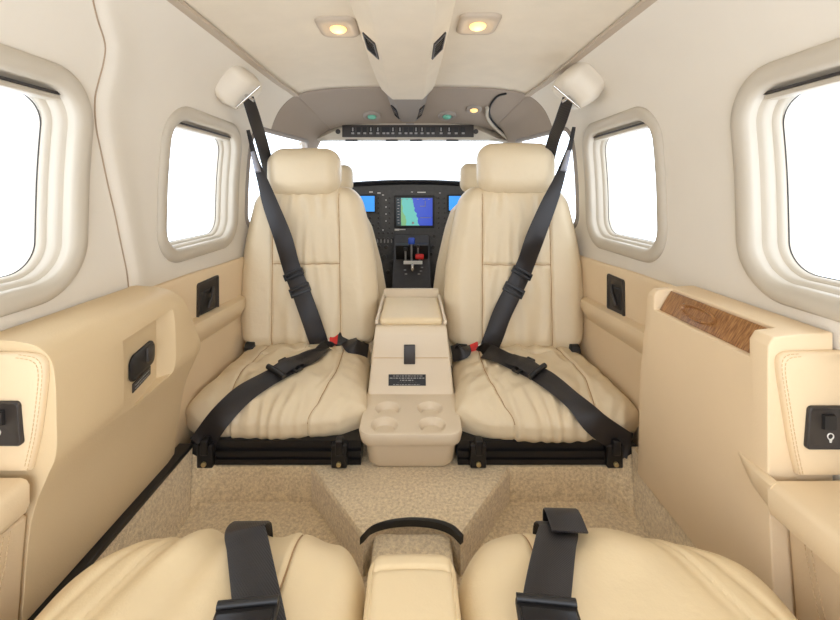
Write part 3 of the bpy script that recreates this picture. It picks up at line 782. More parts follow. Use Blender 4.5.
# ---------------------------------------------------------------- seats
def mid_seat(s, lab, dy, cb, ct, cc, hw):
    root = empty('aft_facing_seat', (cc, 1.2, ZR), lab, 'seat', 'aft facing seats either side of the console')
    # backrest
    H = .285; zc_ = -.27
    def df(p, n, h):
        q = p.copy(); t = (q[:, 2]+H)/(2*H)
        wprof = np.interp(t, [0,.08,.3,.5,.65,.8,.92,1.0], [.224,.236,.245,.240,.228,.211,.197,.186])*hw
        u = q[:, 0]/h[0]
        front = np.clip(-n[:, 1], 0, 1)*(p[:, 1] < 0)
        sx_ = .118/wprof                                     # seam position in u
        groove = g(np.abs(u)-sx_, .018)*1.0
        zs_ = .52                                            # horizontal seam
        mid = ss(.02, -.06, np.abs(u)-sx_)
        groove = np.maximum(groove, g(t-zs_, .010)*mid)
        rail = g(t-zs_, .010)*(1-mid)*0
        x = q[:, 0]; d = t-zs_
        pleat = np.sin(u*34+3*sn(u*5, t*4, 3)+6*u*d)*np.exp(-np.abs(d)*5.5)*.5+np.sin(u*21+4*sn(u*3, t*5, 9))*g(t-.93, .18)*.5
        pleat += .55*np.sin(u*19+2.5*sn(u*4, t*3, 5+int(s)))*g(t-.12, .18)
        puff = (1-(np.minimum(1, np.abs(u)/sx_))**2)*.008*mid
        bol = .014*np.exp(-((np.abs(u)-.78)/.24)**2)
        disp = front*(puff+bol-.0075*groove+.0085*pleat*mid+.0022*sn(u*7, t*12, 21)+.0025*sn(u*4, t*9, 33+int(s)))
        q[:, 0] = u*wprof*1.0+(cb+(ct-cb)*t)
        q[:, 1] = q[:, 1]*(1-.15*t)-disp+(1.42+.075*t+dy)
        # top droops at the shoulders
        q[:, 2] = q[:, 2]-.012*np.abs(u)**3*ss(.7, 1, t)
        return q
    back = soft('backrest', (0, 0, zc_), (.24,.065,H), np.array([.06,.055,.06]), 150, df, M['leather'], root)
    # seam lines sewn into the backrest
    tr_ = bvh(back)
    def seam_on(nm, pts, d, par, tr, r=.0013):
        out = []
        for p in pts:
            h = tr.ray_cast(Vector(p), Vector(d))
            if h[0] is not None: out.append(h[0]-Vector(d)*.0002)
        if len(out) > 2: tube(nm, out, r, M['seam'], par, seg=6)
    for sg in (-1, 1): seam_on('seam', [(cb+(ct-cb)*t+sg*.118, 1.0, -.27-H+2*H*t) for t in np.linspace(.03, .95, 60)], (0,1,0), back, tr_)
    seam_on('seam', [(cb+(ct-cb)*.52+x, 1.0, -.27-H+2*H*.52) for x in np.linspace(-.118, .118, 40)], (0,1,0), back, tr_)
    # headrest
    hx, hz, Yh, zh = (.131, .083, 1.468, .065) if s < 0 else (.137, .088, 1.45, .077)
    def dh(p, n, h):
        q = p.copy(); u = q[:, 0]/h[0]; t = q[:, 2]/h[2]
        q += n*(.004*np.cos(u*1.4)*np.cos(t*1.3))[:, None]
        q[:, 1] += -.010*np.cos(t*1.5)
        q[:, 1] += .0025*g(np.abs(u)-.90, .03)*(n[:, 1] < 0)
        q[:, 2] += .004*(1-u*u)*np.sign(t)
        return q
    cxh = -.391 if s < 0 else .372
    hr = soft('headrest', (cxh, Yh, zh), (hx,.058,hz), np.array([.055,.052,.055]), 46, dh, M['leather'], root)
    for q in (-.05, .05): cyl('headrest_post', (cxh+q, Yh+.01, -.02), (0,0,1), .006, .10, M['chrome'], root)
    # cushion
    def dc(p, n, h):
        q = p.copy(); u = q[:, 0]/h[0]; v = q[:, 1]/h[1]      # v -1 front, +1 back
        top_ = np.clip(n[:, 2], 0, 1); fr = np.clip(-n[:, 1], 0, 1)
        a = s*u                                            # a +1 outboard
        wid = .227+.010*ss(-.2, -.8, v)-.030*ss(-.80, -1.0, v)-.012*ss(0, 1, v)
        crown = .022*(1-np.abs(u)**2.5)*(1-.5*np.abs(v)**3)-.020*ss(-.45, -1.0, v)-.004*v
        # seams: side panels curve in, one line across, one splitting the front
        sidel = np.abs(u)-(.60-.14*ss(-.2, -1, v)+.10*ss(.2, 1, v)*0)
        gr_ = g(sidel, .020)*.9
        inner = ss(.03, -.05, sidel)
        gr_ = np.maximum(gr_, g(v-.34-.05*np.cos(u*2), .020)*inner)
        gr_ = np.maximum(gr_, .6*g(u-.05*np.sin(v*3), .016)*ss(.3, .4, v))
        disp = crown-.0075*gr_
        fold = (np.sin(u*44+3*sn(u*5, v*2, 4)+v*5*u)*.0042*g(v+.95, .26)+np.sin(u*15+3*sn(u*4, v*3, 14)+v*5*u)*.0035*g(v+.6, .5))*(.4+.6*inner)
        fold += np.sin(u*16+v*5+3*sn(u*3, v*3, 8+s))*.0060*g(v-.36, .28)*inner
        fold += .0050*sn(u*6+v*3, v*7-u*2, 17+s)+.0028*sn(u*13, v*11, 41+s)
        fold += -.004*g(sidel+.10+.05*sn(v*4, u, 6), .035)*(.5+.5*np.sin(v*9))
        q[:, 2] += top_*(disp+fold)
        q[:, 1] -= fr*(fold*.55-.0060*g(sidel, .02)+.006*(1-u*u))
        q[:, 0] = u*wid
        q[:, 1] += .022*u*u*ss(-.5, -1, v)
        q[:, 0] += (cc-cc)+((cb-cc)*ss(-1, 1, v))
        return q
    cush = soft('seat_cushion', (cc, 1.212+dy*.6, -.584), (.23,.232,.046), np.array([.044,.05,.040]), 150, dc, M['leather'], root)
    tr_ = bvh(cush)
    cy_ = 1.212+dy*.6
    for sg in (-1, 1):
        pts = []
        for v in np.linspace(-.97, .62, 60):
            wv = .60-.14*float(ss(-.2, -1, v)); wid = .227+.010*float(ss(-.2, -.8, v))-.030*float(ss(-.80, -1.0, v))-.012*float(ss(0, 1, v))
            pts.append((cc+sg*wv*wid+(cb-cc)*float(ss(-1, 1, v)), cy_+v*.232, -.3))
        seam_on('seam', pts, (0,0,-1), cush, tr_)
    pts = [(cc+u*.215+(cb-cc)*float(ss(-1, 1, .36)), cy_+.232*(.34+.05*math.cos(u*2)), -.3) for u in np.linspace(-.6, .6, 50)]
    seam_on('seam', pts, (0,0,-1), cush, tr_)
    # black base frame: extruded rail with two clamps
    xa, xb = (-.540, -.125) if s < 0 else (.112, .540)
    bm = bmesh.new()
    prof = [(0,0),(0,.012),(.006,.014),(.006,.022),(-.002,.024),(-.002,.034),(.006,.036),(.006,.046),(0,.048),(0,.060),(.05,.060),(.05,0)]
    add_loft(bm, [[Vector((x, .978+a, ZR+.003+b)) for a, b in prof] for x in (xa, xb)])
    bm.faces.ensure_lookup_table()
    link('base_rail', bm, M['rail'], root, smooth=False)
    box('seat_pan', ((xa+xb)/2, 1.235, -.638), ((xb-xa)/2-.01, .195, .010), M['rail'], root)
    for xq in ((-.500,-.176) if s < 0 else (.160,.490)):
        cl = box('clamp', (xq, .973, ZR+.032), (.019, .010, .028), M['rail'], root, bevel=.003)
        box('clamp_tab', (xq+.001, .968, ZR+.056), (.009, .012, .018), M['rail'], cl, bevel=.003)
        cyl('bolt', (xq, .960, ZR+.016), (0,1,0), .0058, .006, M['brass'], cl, seg=12, bevel=.001)
    xe = xa+.006 if s < 0 else xb-.006
    cyl('end_stop', (xe, .985, ZR+.030), (0,1,0), .026, .022, M['rail'], root, seg=10, bevel=.003)
    # recliner hinges at the foot of the backrest
    for xq, r_ in ((cb-.185, .020), (cb+.185, .020)):
        h_ = cyl('recline_hinge', (xq, 1.350+dy, -.532), (1,0,0), r_, .030, M['black'], root, bevel=.003)
        box('hinge_arm', (xq, 1.362+dy, -.565), (.010, .022, .035), M['black'], h_, bevel=.003)
    return root, back, cush, hr
sL, bL, cL, hL = mid_seat(-1, 'cream leather seat left of the console, facing the viewer, its headrest lower and farther', 0, -.360, -.382, -.354, 1.0)
sR, bR, cR, hR = mid_seat(1, 'cream leather seat right of the console, facing the viewer, its headrest slightly larger', -.02, .354, .368, .347, 1.0)

def rear_seat(s, lab):
    cxr = -.268 if s < 0 else .272; hw_ = .208 if s < 0 else .213
    root = empty('rear_seat', (cxr, .35, ZW), lab, 'seat', 'rear seats in the foreground')
    def dc(p, n, h):
        q = p.copy(); u = q[:, 0]/h[0]; v = q[:, 1]/h[1]     # v +1 is the front edge
        top_ = np.clip(n[:, 2], 0, 1); fr = np.clip(n[:, 1], 0, 1)
        a = s*u
        q[:, 0] *= 1-np.where(a > 0, .08, .02)*ss(.55, 1.02, v)
        q[:, 0] += -s*.012*ss(.3, 1, v)*0
        crown = .020*(1-np.abs(u)**2.6)-.012*ss(.62, 1.0, v)-.004*v*v
        sl = np.abs(u)-(.60-.16*ss(.0, 1.0, v))
        side_line = np.where(a > 0, sl, np.abs(u)-(.50+.0*v))
        gr_ = g(side_line, .014)*np.where(a > 0, .6, 1.0)
        inner = ss(.03, -.05, side_line)
        fold = .0048*np.sin(u*13-v*5*a+2*sn(u*3, v*3, 31+s))*ss(-.2, .8, v)*(.45+.55*inner)
        fold += -.0040*g(a-.32-.28*(1-v), .05)*ss(-.2, .5, v)*1.0
        fold += -.0035*g(a-.62-.15*np.cos(v*2.2), .035)
        fold += .0035*sn(u*5, v*6, 77+s)
        q[:, 2] += top_*(crown-.0055*gr_+fold)
        q[:, 1] += fr*(.010*(1-u*u)+fold)
        q[:, 1] -= np.where(a > 0, .045, .020)*np.abs(u)**3.2*ss(.3, 1, v)
        return q
    cush = soft('seat_cushion', (cxr, .385, -.570), (hw_, .238, .062), np.array([.055,.075,.055]), 140, dc, M['rear_leather'], root)
    tr_ = bvh(cush); out = []
    for v in np.linspace(-.3, .93, 60):
        kx = 1-.02*float(ss(.55, 1.02, v)); h = tr_.ray_cast(Vector((cxr-s*.50*hw_*kx, .385+v*.238, -.3)), Vector((0, 0, -1)))
        if h[0] is not None: out.append(h[0])
    tube('seam', out, .0012, M['seam'], cush, seg=6)
    box('seat_base', (cxr, .345, -.695), (hw_-.03, .19, .058), M['carpet'], root, bevel=.01)
    return root, cush
rL, rcL = rear_seat(-1, 'rear seat cushion at the bottom left, cream leather under a black belt')
rR, rcR = rear_seat(1, 'rear seat cushion at the bottom right, cream leather under a black belt')
# centre armrest
root = empty('centre_armrest', (0, .4, -.70), 'narrow cream leather armrest between the two rear seat cushions', 'armrest')
def da(p, n, h):
    q = p.copy(); u = q[:, 0]/h[0]; v = q[:, 1]/h[1]
    q[:, 2] += np.clip(n[:, 2], 0, 1)*(.004*(1-u*u)-.0028*g(np.abs(u)-.88, .022)-.0028*g(v-.80, .012)*(np.abs(u) < .88))
    return q
soft('pad', (.000, .392, -.534), (.059,.165,.036), np.array([.018,.022,.02]), 90, da, M['rear_leather'], root)
box('support', (.0, .375, -.663), (.045, .13, .090), M['carpet'], root, bevel=.008)

# ---------------------------------------------------------------- console
con = empty('centre_console', (-.003, 1.2, ZR), 'tall beige plastic console between the two seats with four cup holders', 'console')
cx0 = -.003
def crect(y, zb, zt_, hb, ht): return [Vector((cx0-hb, y, zb)), Vector((cx0+hb, y, zb)), Vector((cx0+ht, y, zt_)), Vector((cx0-ht, y, zt_))]
# body: side profile in Y-z, half widths by height
def hwz(z): return float(np.interp(z, [-.67,-.57,-.40,-.385], [.122,.121,.104,.100]))
prof = [(1.095,-.670),(1.100,-.600),(1.118,-.570),(1.130,-.545),(1.140,-.472),(1.150,-.412),(1.163,-.397),(1.30,-.394),(1.468,-.390),(1.478,-.40),(1.480,-.670)]
yc = 1.3
bm = bmesh.new()
L_ = [bm.verts.new((cx0-hwz(z), y, z)) for y, z in prof]; R_ = [bm.verts.new((cx0+hwz(z), y, z)) for y, z in prof]
for i in range(len(prof)): j = (i+1) % len(prof); poly(bm, (L_[i], L_[j], R_[j], R_[i]))
bm.faces.new(L_[::-1]); bm.faces.new(R_)
body = link('body', bm, M['console'], con, bevel=.009, seg=4, ang=18)
# thin joint line across the front and round the sides
def front(z, d=0):
    return float(np.interp(z, [-.57,-.545,-.472,-.412], [1.118,1.130,1.140,1.150]))-d
zl = -.478
tube('joint_line', [Vector((cx0-hwz(zl)-.0005, 1.30, zl)), Vector((cx0-hwz(zl)-.0005, 1.155, zl)), Vector((cx0-hwz(zl)+.006, front(zl, .0005), zl)), Vector((cx0+hwz(zl)-.006, front(zl, .0005), zl)), Vector((cx0+hwz(zl)+.0005, 1.155, zl)), Vector((cx0+hwz(zl)+.0005, 1.30, zl))], .0012, M['stitch'], con, seg=6)
# cup tray
def crr(hx, y0, y1, r, z, rb=.008):
    out = []
    for (sx, yy, a0, r_) in ((1, y1, 0, rb), (-1, y1, PI/2, rb), (-1, y0, PI, r), (1, y0, 3*PI/2, r)):
        for k in range(9):
            a = a0+PI/2*k/8; yy_ = yy-r_ if yy == y1 else yy+r_
            out.append(Vector((cx0+sx*(hx-r_)+r_*math.cos(a), yy_+r_*math.sin(a), z)))
    return out
zt_ = -.571
tray = loft('cup_tray', [crr(.119, .945, 1.15, .028, zt_-.034), crr(.121, .940, 1.15, .030, zt_-.028), crr(.125, .934, 1.15, .034, zt_-.006), crr(.123, .936, 1.15, .032, zt_-.0015), crr(.119, .940, 1.15, .030, zt_)], M['console'], con)
cuts = []
for px, py in ((388,408),(430,408),(384.5,424.5),(432,424.5)):
    Y = -zt_*F/(py-CY); X = (px-CX)*Y/F
    bm = bmesh.new(); seg = 36
    R = lambda r, z: [Vector((X+r*math.cos(2*PI*k/seg), Y+r*math.sin(2*PI*k/seg), z)) for k in range(seg)]
    add_loft(bm, [R(.024, zt_-.016), R(.0265, zt_-.012), R(.0285, zt_-.005), R(.034, zt_+.0005), R(.036, zt_+.004)])
    cuts.append(link('cutter', bm, M['console']))
bool_cut(tray, cuts)
loft('lower_box', [crr(.096, .972, 1.12, .026, ZR+.003), crr(.105, .966, 1.12, .028, ZR+.012), crr(.112, .955, 1.12, .030, zt_-.033)], M['console'], con)
# lid, rear handle, latch, placard
def dl(p, n, h):
    q = p.copy(); u = q[:, 0]/h[0]; v = q[:, 1]/h[1]; q[:, 2] += np.clip(n[:, 2], 0, 1)*.006*(1-u*u)*(1-v*v); q[:, 0] *= 1+.02*v*0; return q
soft('padded_lid', (cx0, 1.295, -.388), (.092, .120, .010), np.array([.008,.008,.008]), 30, dl, M['rear_leather'], con)
for s in (-1, 1): box('side_rail', (cx0+s*.0995, 1.31, -.384), (.0045, .150, .006), M['console'], con, bevel=.002)
loft('rear_handle', [[Vector((cx0+s*hx, y, z)) for s, hx, y, z in ((-1,.100,1.445,-.390),(-1,.100,1.458,-.362),(-1,.096,1.478,-.362),(-1,.1,1.482,-.39))], [Vector((cx0+.100, 1.445, -.390)), Vector((cx0+.100, 1.458, -.362)), Vector((cx0+.096, 1.478, -.362)), Vector((cx0+.1, 1.482, -.39))]], M['console'], con, bevel=.003)
def fplate(nm, x0, x1, z0, z1, m, par, d=.003, **k):
    return loft(nm, [[Vector((x0, front(z0, dd), z0)), Vector((x1, front(z0, dd), z0)), Vector((x1, front(z1, dd), z1)), Vector((x0, front(z1, dd), z1))] for dd in (-.004, d)], m, par, **k)
def fz(py):                                              # height on the sloping front face seen at row py
    z = -.45
    for _ in range(20): z = (CY-py)*front(z)/F
    return z
def fX(px, z): return (px-CX)*front(z)/F
za, zb = fz(363.5), fz(344.5); xm = fX(409.7, za)
fplate('latch', xm-.0165, xm+.0155, za, zb, M['dark'], con, .006, bevel=.0015)
za, zb = fz(385.5), fz(374.3)
pl = fplate('placard', fX(388.5, za), fX(425.8, za), za, zb, M['black'], con, .0015, smooth=False)
bm = bmesh.new()
for row, (a, b, th) in enumerate(((393,423,.0009),(389.5,425,.0013),(400,414,.0013),(397,417,.0010),(393,420,.0010))):
    z = fz(375.6+row*2.15); px = a; i = 0
    while px < b:
        l = [2.2,3.4,1.4,2.8][(i+row) % 4]; l = min(l, b-px)
        add_box(bm, (fX(px+l/2, z), front(z, .0022), z), (l*.5*front(z)/F*.86, .0006, th)); px += l+.5; i += 1
link('placard_lines', bm, M['greymark'], pl, smooth=False)

# ---------------------------------------------------------------- belts of the middle seats
tb = {-1: [bvh(bL), bvh(cL)], 1: [bvh(bR), bvh(cR)]}
def drape(px, s, only=None, off=.005):
    trees = tb[s] if only is None else [tb[s][only]]
    P_, N_ = [], []
    for a in px:
        if len(a) == 3: P_.append(P(*a)); N_.append(Vector((0, -1, .1))); continue
        h = hit(a[0], a[1], trees, off)
        if h is None: h = (P(a[0], a[1], .972 if only == 1 else 1.30), Vector((0, -1, .2)))
        P_.append(h[0]); N_.append(h[1].lerp(Vector((0, -.8, .6)), .45).normalized())
    return P_, N_
def frame_box(name, c, t, n, hl, hw, th, m, parent, hole=0, bevel=.002):
    """rectangular plate or ring: t along the belt, n out of the seat"""
    t = Vector(t).normalized(); n = Vector(n); n = (n-t*n.dot(t)).normalized(); s_ = t.cross(n); c = Vector(c); bm = bmesh.new()
    def corners(a, b): return [c+t*x*a+s_*y*b for x, y in ((-1,-1),(1,-1),(1,1),(-1,1))]
    o_ = corners(hl, hw)
    if hole:
        i_ = corners(hl*hole, hw*.86)
        add_loft(bm, [[p-n*th for p in o_], [p+n*th for p in o_], [p+n*th for p in i_], [p-n*th for p in i_], [p-n*th for p in o_]], cap=False)
        bmesh.ops.remove_doubles(bm, verts=bm.verts, dist=1e-6)
    else: add_loft(bm, [[p-n*th for p in o_], [p+n*th for p in o_]])
    return link(name, bm, m, parent, bevel=bevel)
def mid_belt(s, lab, sh, lap, bk, stub, pin, grey):
    root = empty('seat_belt', P(*bk, 1.25), lab, 'seat belt', 'seat belts on the aft facing seats')
    # shoulder strap
    Pb, Nb = [], []
    Pb += [P(*q) for q in pin]; Nb += [Vector((-s*.3, -1, 0))]*len(pin)
    a, b = drape(sh, s, 0, .014); Pb += a; Nb += [x.lerp(Vector((0, -1, 0)), .5) for x in b]
    st = ribbon('shoulder_strap', Pb, Nb, [.012,.016,.022,.036]+[.054]+[.062]*(len(a)-1), M['web'], root)
    k = len(a)
    # grey tube paints the sheen on the thin upper strap
    tube('strap_sheen', [P(*grey[0]), P(*grey[1])], [.0075,.011], M['websheen'], root, seg=8)
    # adjuster on the shoulder strap
    for q, (f0, hl) in enumerate(((k-5+.30, .012), (k-5+1.0, .016))):
        i = int(f0); fr = f0-i; c = a[i].lerp(a[i+1], fr); t = a[i+1]-a[i]; n = b[i]
        frame_box('adjuster', c+n.normalized()*.004, t, n, hl, .035, .006, M['black'], root, hole=.3)
    ribbon('doubled_strap', [a[k-4]+b[k-4]*.006, a[k-3]+b[k-3]*.008, a[k-2]+b[k-2]*.006], [b[k-4], b[k-3], b[k-2]], .056, M['web'], root)
    # lap strap
    a2, b2 = drape(lap, s, 1, .012)
    ribbon('lap_strap', a2, b2, [.060]*len(a2), M['web'], root)
    m_ = len(a2)
    i = m_-4; c = a2[i]; t = a2[i+1]-a2[i-1]; n = b2[i]
    ad = frame_box('lap_adjuster', c+n*.007, t, n, .013, .038, .004, M['black'], root, hole=.45)
    c2 = a2[i].lerp(a2[i-1], .62)
    tube('adjuster_bar', [c2+n*.010-t.cross(n).normalized()*.034, c2+n*.014, c2+n*.010+t.cross(n).normalized()*.034], .0075, M['black'], ad)
    d_ = t.normalized()
    ribbon('belt_tail', [c2+n*.008, c+n*.015, c+n*.010+d_*.03, c+n*.006+d_*.055], [n, n, n, n], .052, M['web'], root)
    # buckle with its red release button, and the stub strap towards the console
    hb = hit(*bk, tb[s], .020); c, n = (hb[0], hb[1]) if hb else (P(*bk, 1.28), Vector((0,-1,0)))
    n = Vector((0, -.75, .65))
    e_ = Vector((-s, .08, -.05)).normalized()
    frame_box('buckle', c+e_*.034, e_, n, .026, .024, .010, M['black'], root, bevel=.005)
    rb = frame_box('release_button', c+e_*.002, e_, n, .014, .022, .0108, M['red'], root, bevel=.003)
    frame_box('tongue', c-e_*.018, e_, n, .012, .015, .0022, M['chrome'], root, bevel=.001)
    p3 = [c+e_*.050]+[P(*q) for q in stub]
    ribbon('buckle_strap', p3, [n]*len(p3), [.052]*len(p3), M['web'], root)
    return root
mid_belt(-1, 'black three-point belt hanging across the left seat, red buckle beside the console',
   [(271,206,1.372),(283,238,1.358),(294,268),(302,290),(309,312),(317,334),(322,345)],
   [(199,446),(208,434),(222,418),(243,398),(268,383),(291,371),(308,361),(322,353),(328,350,1.32)], (333,345),
   [(353,346,1.30),(368,352,1.33)], [(248,130,1.40),(252,146,1.395),(256,162,1.385),(263,182,1.375)], [(252.5,152,1.385),(258,172,1.372)])
mid_belt(1, 'black three-point belt hanging across the right seat, red buckle beside the console',
   [(548,206,1.345),(535,238,1.335),(522,268),(512,290),(502,313),(494,334),(488,346)],
   [(630,446),(618,436),(597,424),(573,405),(545,382),(523,371),(504,362),(490,355),(485,352,1.30)], (479,350),
   [(463,350,1.27),(452,354,1.28)], [(574,127,1.38),(570,146,1.375),(565,161,1.365),(558,182,1.35)], [(569,151,1.365),(563.5,171,1.350)])
# harness straps from the pods down behind the headrests
for s, pts, lab in ((-1, [(248,98,1.195),(255,120,1.27),(263,147,1.40),(270,178,1.52),(272,215,1.585)], 'black strap dropping from the left wall pod behind the headrest'),
                    (1, [(568,99,1.195),(561,120,1.27),(552,145,1.38),(546,178,1.50),(543,215,1.57)], 'black strap dropping from the right wall pod behind the headrest')):
    pp = [P(*q) for q in pts]
    root = empty('harness_strap', pp[0], lab, 'strap')
    ribbon('webbing', pp, [Vector((s*-.35, -1, .2))]*5, [.034,.038,.040,.042,.042], M['web'], root)
    cyl('anchor_slot', pp[0]+Vector((0, .004, .004)), (1, 0, .7*-s*-1), .005, .04, M['chrome'], root, seg=10)
    pin = (247,129,1.40) if s < 0 else (575,126,1.38)
# rear seat belts
for s, cush, pts, lab, tail in ((-1, rcL, [(243,540),(245,552),(250,572),(253,596),(256,618),(259,645)], 'black lap belt lying on the bottom left cushion', None),
                          (1, rcR, [(558,542),(556,553),(551,575),(548,598),(545,620),(543,645)], 'black lap belt lying on the bottom right cushion, its folded end above', 1)):
    tr = [bvh(cush)]
    pts2, nn = [], []
    for q in pts:
        h = hit(q[0], q[1], tr, .012)
        if h is None: continue
        pts2.append(h[0]); nn.append(h[1].lerp(Vector((0, 0, 1)), .7).normalized())
    cf = np.polyfit([p.y for p in pts2], [p.z for p in pts2], 2); rs_ = max(p.z-float(np.polyval(cf, p.y)) for p in pts2)
    cx_ = np.polyfit([p.y for p in pts2], [p.x for p in pts2], 1); ya_, yb_ = pts2[0].y, pts2[-1].y
    pts2 = [Vector((float(np.polyval(cx_, y)), float(y), float(np.polyval(cf, y))+max(0, rs_)*.8)) for y in np.linspace(ya_, yb_, len(pts2))]
    nn = [n_.lerp(Vector((0, .15, 1)), .85).normalized() for n_ in nn]
    p0 = pts2[0]
    pts2 = [p0+Vector((0, .040, -.060)), p0+Vector((0, .030, -.018))]+pts2
    nn = [Vector((0, 1, .1)), Vector((0, .8, .5))]+nn
    root = empty('rear_lap_belt', pts2[-2], lab, 'seat belt', 'lap belts on the rear seats')
    ribbon('webbing', pts2, nn, .052, M['web'], root)
    hb_ = hit(*((256,614) if s < 0 else (544,612)), tr, .018); c = hb_[0]+Vector((0, -.028, 0)); t = Vector((-s*.10, -1, 0))
    b = frame_box('buckle', c, t, (0, 0, 1), .022, .034, .006, M['black'], root, bevel=.004)
    side = t.cross(Vector((0,0,1))).normalized()
    tube('buckle_bar', [c-t.normalized()*.016-side*.033+Vector((0,0,.007)), c-t.normalized()*.016+side*.033+Vector((0,0,.007))], .0045, M['black'], b)
    frame_box('buckle_plate', c+t.normalized()*.004+Vector((0,0,.007)), t, (0,0,1), .010, .030, .0015, M['rail'], b, bevel=.001)
    if tail:
        q = p0
        ribbon('folded_tail', [q+Vector((.014, .036, -.030)), q+Vector((.013, .030, .002)), q+Vector((.011, .010, .012)), q+Vector((.009, -.020, .011))], [Vector((0, .9, .3)), Vector((0, .5, .8)), Vector((0, 0, 1)), Vector((0, 0, 1))], .050, M['web'], root)

# ---------------------------------------------------------------- cockpit
def pilot_seat(s, lab):
    root = empty('pilot_seat', (s*.345, 1.78, ZR), lab, 'seat', 'cockpit seats')
    def db(p, n, h):
        q = p.copy(); t = (q[:, 2]+h[2])/(2*h[2]); u = q[:, 0]/h[0]
        wpr = np.interp(t, [0,.2,.45,.75,.92,1], [.235,.235,.21,.165,.125,.10]) if s < 0 else np.interp(t, [0,.2,.45,.75,.92,1], [.255,.255,.235,.195,.17,.14])
        q[:, 0] = u*wpr*1.0
        q[:, 1] += .05*t
        rear = np.clip(-n[:, 1], 0, 1)
        q[:, 1] += rear*(.005*g(t-.62, .012)+.005*g(np.abs(u)-.72, .03))
        q[:, 2] -= .03*np.abs(u)**3*ss(.7, 1, t)
        return q
    soft('backrest', (s*.345, 1.76, -.30), (.24,.055,.275), np.array([.05,.05,.05]), 70, db, M['leather'], root)
    def dh2(p, n, h): return p+n*.003
    if s < 0: c, hh = (-.395, 1.83, .050), (.122,.045,.062)
    else: c, hh = (.345, 1.83, .055), (.122,.045,.064)
    soft('headrest', c, hh, np.array([.035,.04,.035]), 24, dh2, M['leather'], root)
    for q in (-.04, .04): cyl('headrest_post', (c[0]+q, 1.83, -.03), (0,0,1), .006, .09, M['chrome'], root)
    box('seat_cushion', (s*.345, 1.98, -.52), (.20, .20, .05), M['leather'], root, bevel=.03)
    box('seat_base', (s*.345, 1.95, -.62), (.17, .17, .052), M['rail'], root, bevel=.01)
pilot_seat(-1, 'pilot seat back in cream leather, partly hidden behind the left seat')
pilot_seat(1, 'co-pilot seat back in cream leather, partly hidden behind the right seat')

ip = empty('instrument_panel', (0, 2.2, -.3), 'charcoal grey instrument panel with blue lit screens under a black glareshield', 'instrument panel')
YP = 2.20
panel = box('panel_face', (-.0, YP+.02, -.26), (.46, .02, .305), M['ipanel'], ip, bevel=.006)
rings = []
for k in range(-16, 17):
    u = k/16; X = u*.485; z = .052-.030*u*u
    rings.append([Vector((X, YP-.03, z-.010)), Vector((X, YP-.035, z)), Vector((X, YP-.02, z+.006)), Vector((X, YP+.25-.1*u*u, z+.006)), Vector((X, YP+.25-.1*u*u, z-.02)), Vector((X, YP, z-.022))])
loft('glareshield', rings, M['glare'], ip)
def PP(px, py, d=0): Y = YP-d; return P(px, py, Y)
def ppb(name, x0, y0, x1, y1, d, th, m, parent, bevel=0):
    a, b = PP(x0, y0, d), PP(x1, y1, d)
    return box(name, ((a.x+b.x)/2, YP-d+th/2, (a.z+b.z)/2), (abs(b.x-a.x)/2, th/2, abs(a.z-b.z)/2), m, parent, bevel=bevel)
bz = ppb('display_bezel', 394, 195.5, 434.5, 228, .014, .016, M['black'], ip, .004)
ppb('map_screen', 396.5, 198, 432.5, 225.5, .0160, .002, M['map'], bz)
ppb('data_column', 396.5, 198, 401, 225.5, .0175, .0012, M['scrdark'], bz)
bm = bmesh.new()
for i in range(9):
    a = PP(397.0+(i % 3)*.3, 199.8+i*2.9, .0190); add_box(bm, (a.x+.006, a.y, a.z), (.005, .0005, .0016))
for i, px in enumerate((402,407,412,418,424,429)):
    a = PP(px, 199.2, .0190); add_box(bm, (a.x, a.y, a.z), (.006, .0005, .0018))
for (x0, y0, x1, y1) in ((420,206,425,206.4),(425,201,425.4,206.4),(420,217.5,431,217.9),(412,222,414,224)):
    a, b = PP(x0, y0, .0190), PP(x1, y1, .0190); add_box(bm, ((a.x+b.x)/2, a.y, (a.z+b.z)/2), (abs(b.x-a.x)/2+.0006, .0005, abs(a.z-b.z)/2+.0006))
link('screen_marks', bm, M['greymark'], bz, smooth=False)
for (x0, x1, y0, y1) in ((358.5,374.5,196,211.5),(449,461,196,210.5)):
    b = ppb('display_bezel', x0-1.5, y0-1.5, x1+1.5, y1+1.5, .010, .012, M['black'], ip, .003)
    ppb('flight_screen', x0, y0, x1, y1, .0115, .002, M['bluescreen'], b)
# soft keys, knobs, small switches and lettering on the panel
knobs = []
for y in range(198, 229, 5): knobs += [(389.5, y, .9), (438.5, y, .9), (378.5, y, 1.1), (444.5, y, .8)]
for y in (233, 239): knobs += [(x, y, 1.2) for x in (379, 383.5, 388, 392.5)]
knobs += [(379,247,2),(386,247,2),(394,251,1.5),(434,236,1.6),(433,247,1.8),(431,254,1.6),(384,257,2.5),(392,262,2.5),(388,272,2),(400,243,1.4),(370,218,1.3),(373,225,1.3),(452,218,1.3)]
for (x, y, r) in knobs:
    p = PP(x, y, .006); cyl('knob', (p.x, p.y, p.z), (0,1,0), r*YP/F, .014, M['dark'], ip, seg=12, bevel=.0015)
bm = bmesh.new()
for (x, y, wd_, h_) in ((421.5,192.3,4.2,.55),(407,236,3.8,.6),(397,229.7,2.4,.9),(402.5,229.5,3,.5),(379,193,1.6,.5),(371,192,1.8,.6),(383,195,1.0,.4),(412,192,1,.3),(440,193,1,.3),(383,230,.6,.6),(424,237,.7,.5),(386,200,.5,.5),(386,207,.5,.5),(386,214,.5,.5),(386,221,.5,.5)):
    p = PP(x, y, .0012); add_box(bm, (p.x, p.y, p.z), (wd_*YP/F, .0009, h_*YP/F))
link('panel_lettering', bm, M['white'], ip, smooth=False)
bm = bmesh.new()
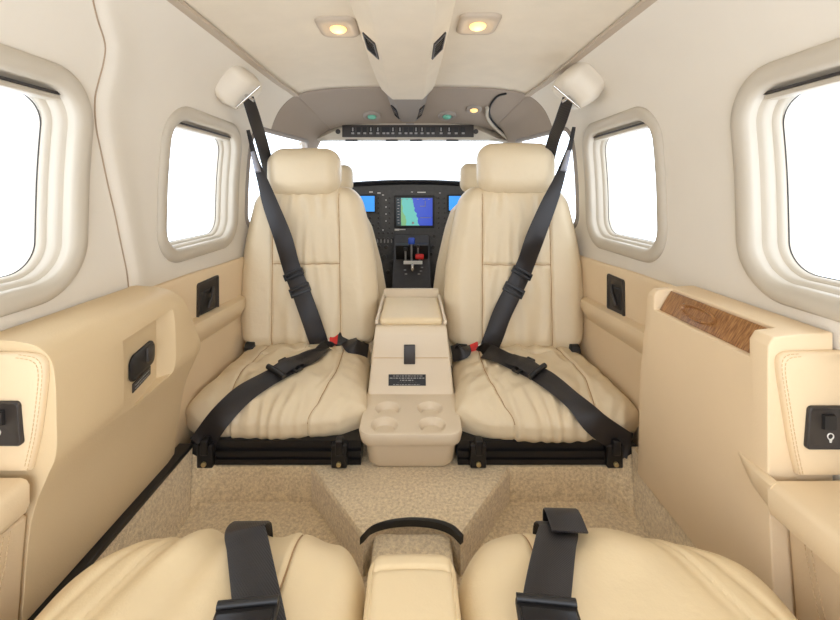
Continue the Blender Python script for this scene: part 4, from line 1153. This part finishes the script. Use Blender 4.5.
for x in (377.5,381,384.5,388,391.5): 
    p = PP(x, 241, .010); add_box(bm, (p.x, p.y, p.z), (.003, .008, .009))
link('toggle_row', bm, M['greymark'], ip, smooth=False)

tq = empty('throttle_quadrant', (0, 2.1, -.6), 'black throttle quadrant with blue and red topped levers below the map screen', 'throttle quadrant')
loft('pedestal', [[Vector((-.10, y, z)) if i < 1 else Vector((.095, y, z)) for i in (0, 1)]+[Vector((.095, y, z-.3)), Vector((-.10, y, z-.3))] for y, z in ((2.18,-.24),(2.10,-.36),(1.98,-.46),(1.92,-.56))][::-1], M['pedestal'], tq, bevel=.01)
box('quadrant_plate', (.0, 2.10, -.345), (.085, .012, .075), M['black'], tq, bevel=.004, rot=Matrix.Rotation(.5, 3, 'X'))
YQ = 2.06
def lever(px, py0, py1, knobm, r, nm, sh=None):
    a, b = P(px, py1, YQ+.02), P(px, py0, YQ-.01)
    l = tube(nm, [a, b], .005, M['greymark'], tq, seg=8)
    hx = (sh or 4)*YQ/F/2
    box('lever_knob', b, (hx, .012, r), knobm, l, bevel=.006, seg=3)
lever(411.5, 241, 262, M['blue'], .016, 'propeller_lever', 6.5)
lever(419.5, 256.5, 263, M['red'], .013, 'mixture_lever', 8.5)
lever(405.5, 249, 262, M['black'], .010, 'throttle_lever', 4)
lever(418, 246, 255, M['dark'], .009, 'condition_lever', 3)
p = P(413, 262.5, YQ-.02); box('placard_bar', p, (.048, .003, .0085), M['white'], tq, bevel=.001)
p = P(412.5, 268, YQ-.05)
bm = bmesh.new(); bmesh.ops.create_uvsphere(bm, u_segments=16, v_segments=10, radius=.014); bmesh.ops.scale(bm, vec=(.75,1,1.6), verts=bm.verts); bmesh.ops.translate(bm, verts=bm.verts, vec=p)
link('trim_handle', bm, M['chrome'], tq)
bm = bmesh.new()
for x, y in ((405,270),(421,271),(406,274),(419,274),(404,279),(422,267.5)):
    q = P(x, y, YQ-.055); add_box(bm, q, (.006, .002, .0025))
link('quadrant_marks', bm, M['greymark'], tq, smooth=False)
# firewall behind the panel so the cockpit is closed below the glass
bm = bmesh.new(); add_box(bm, (0, 2.46, -.40), (.55, .02, .42)); o = link('wall_front', bm, M['glare'], smooth=False); o['kind'] = 'structure'
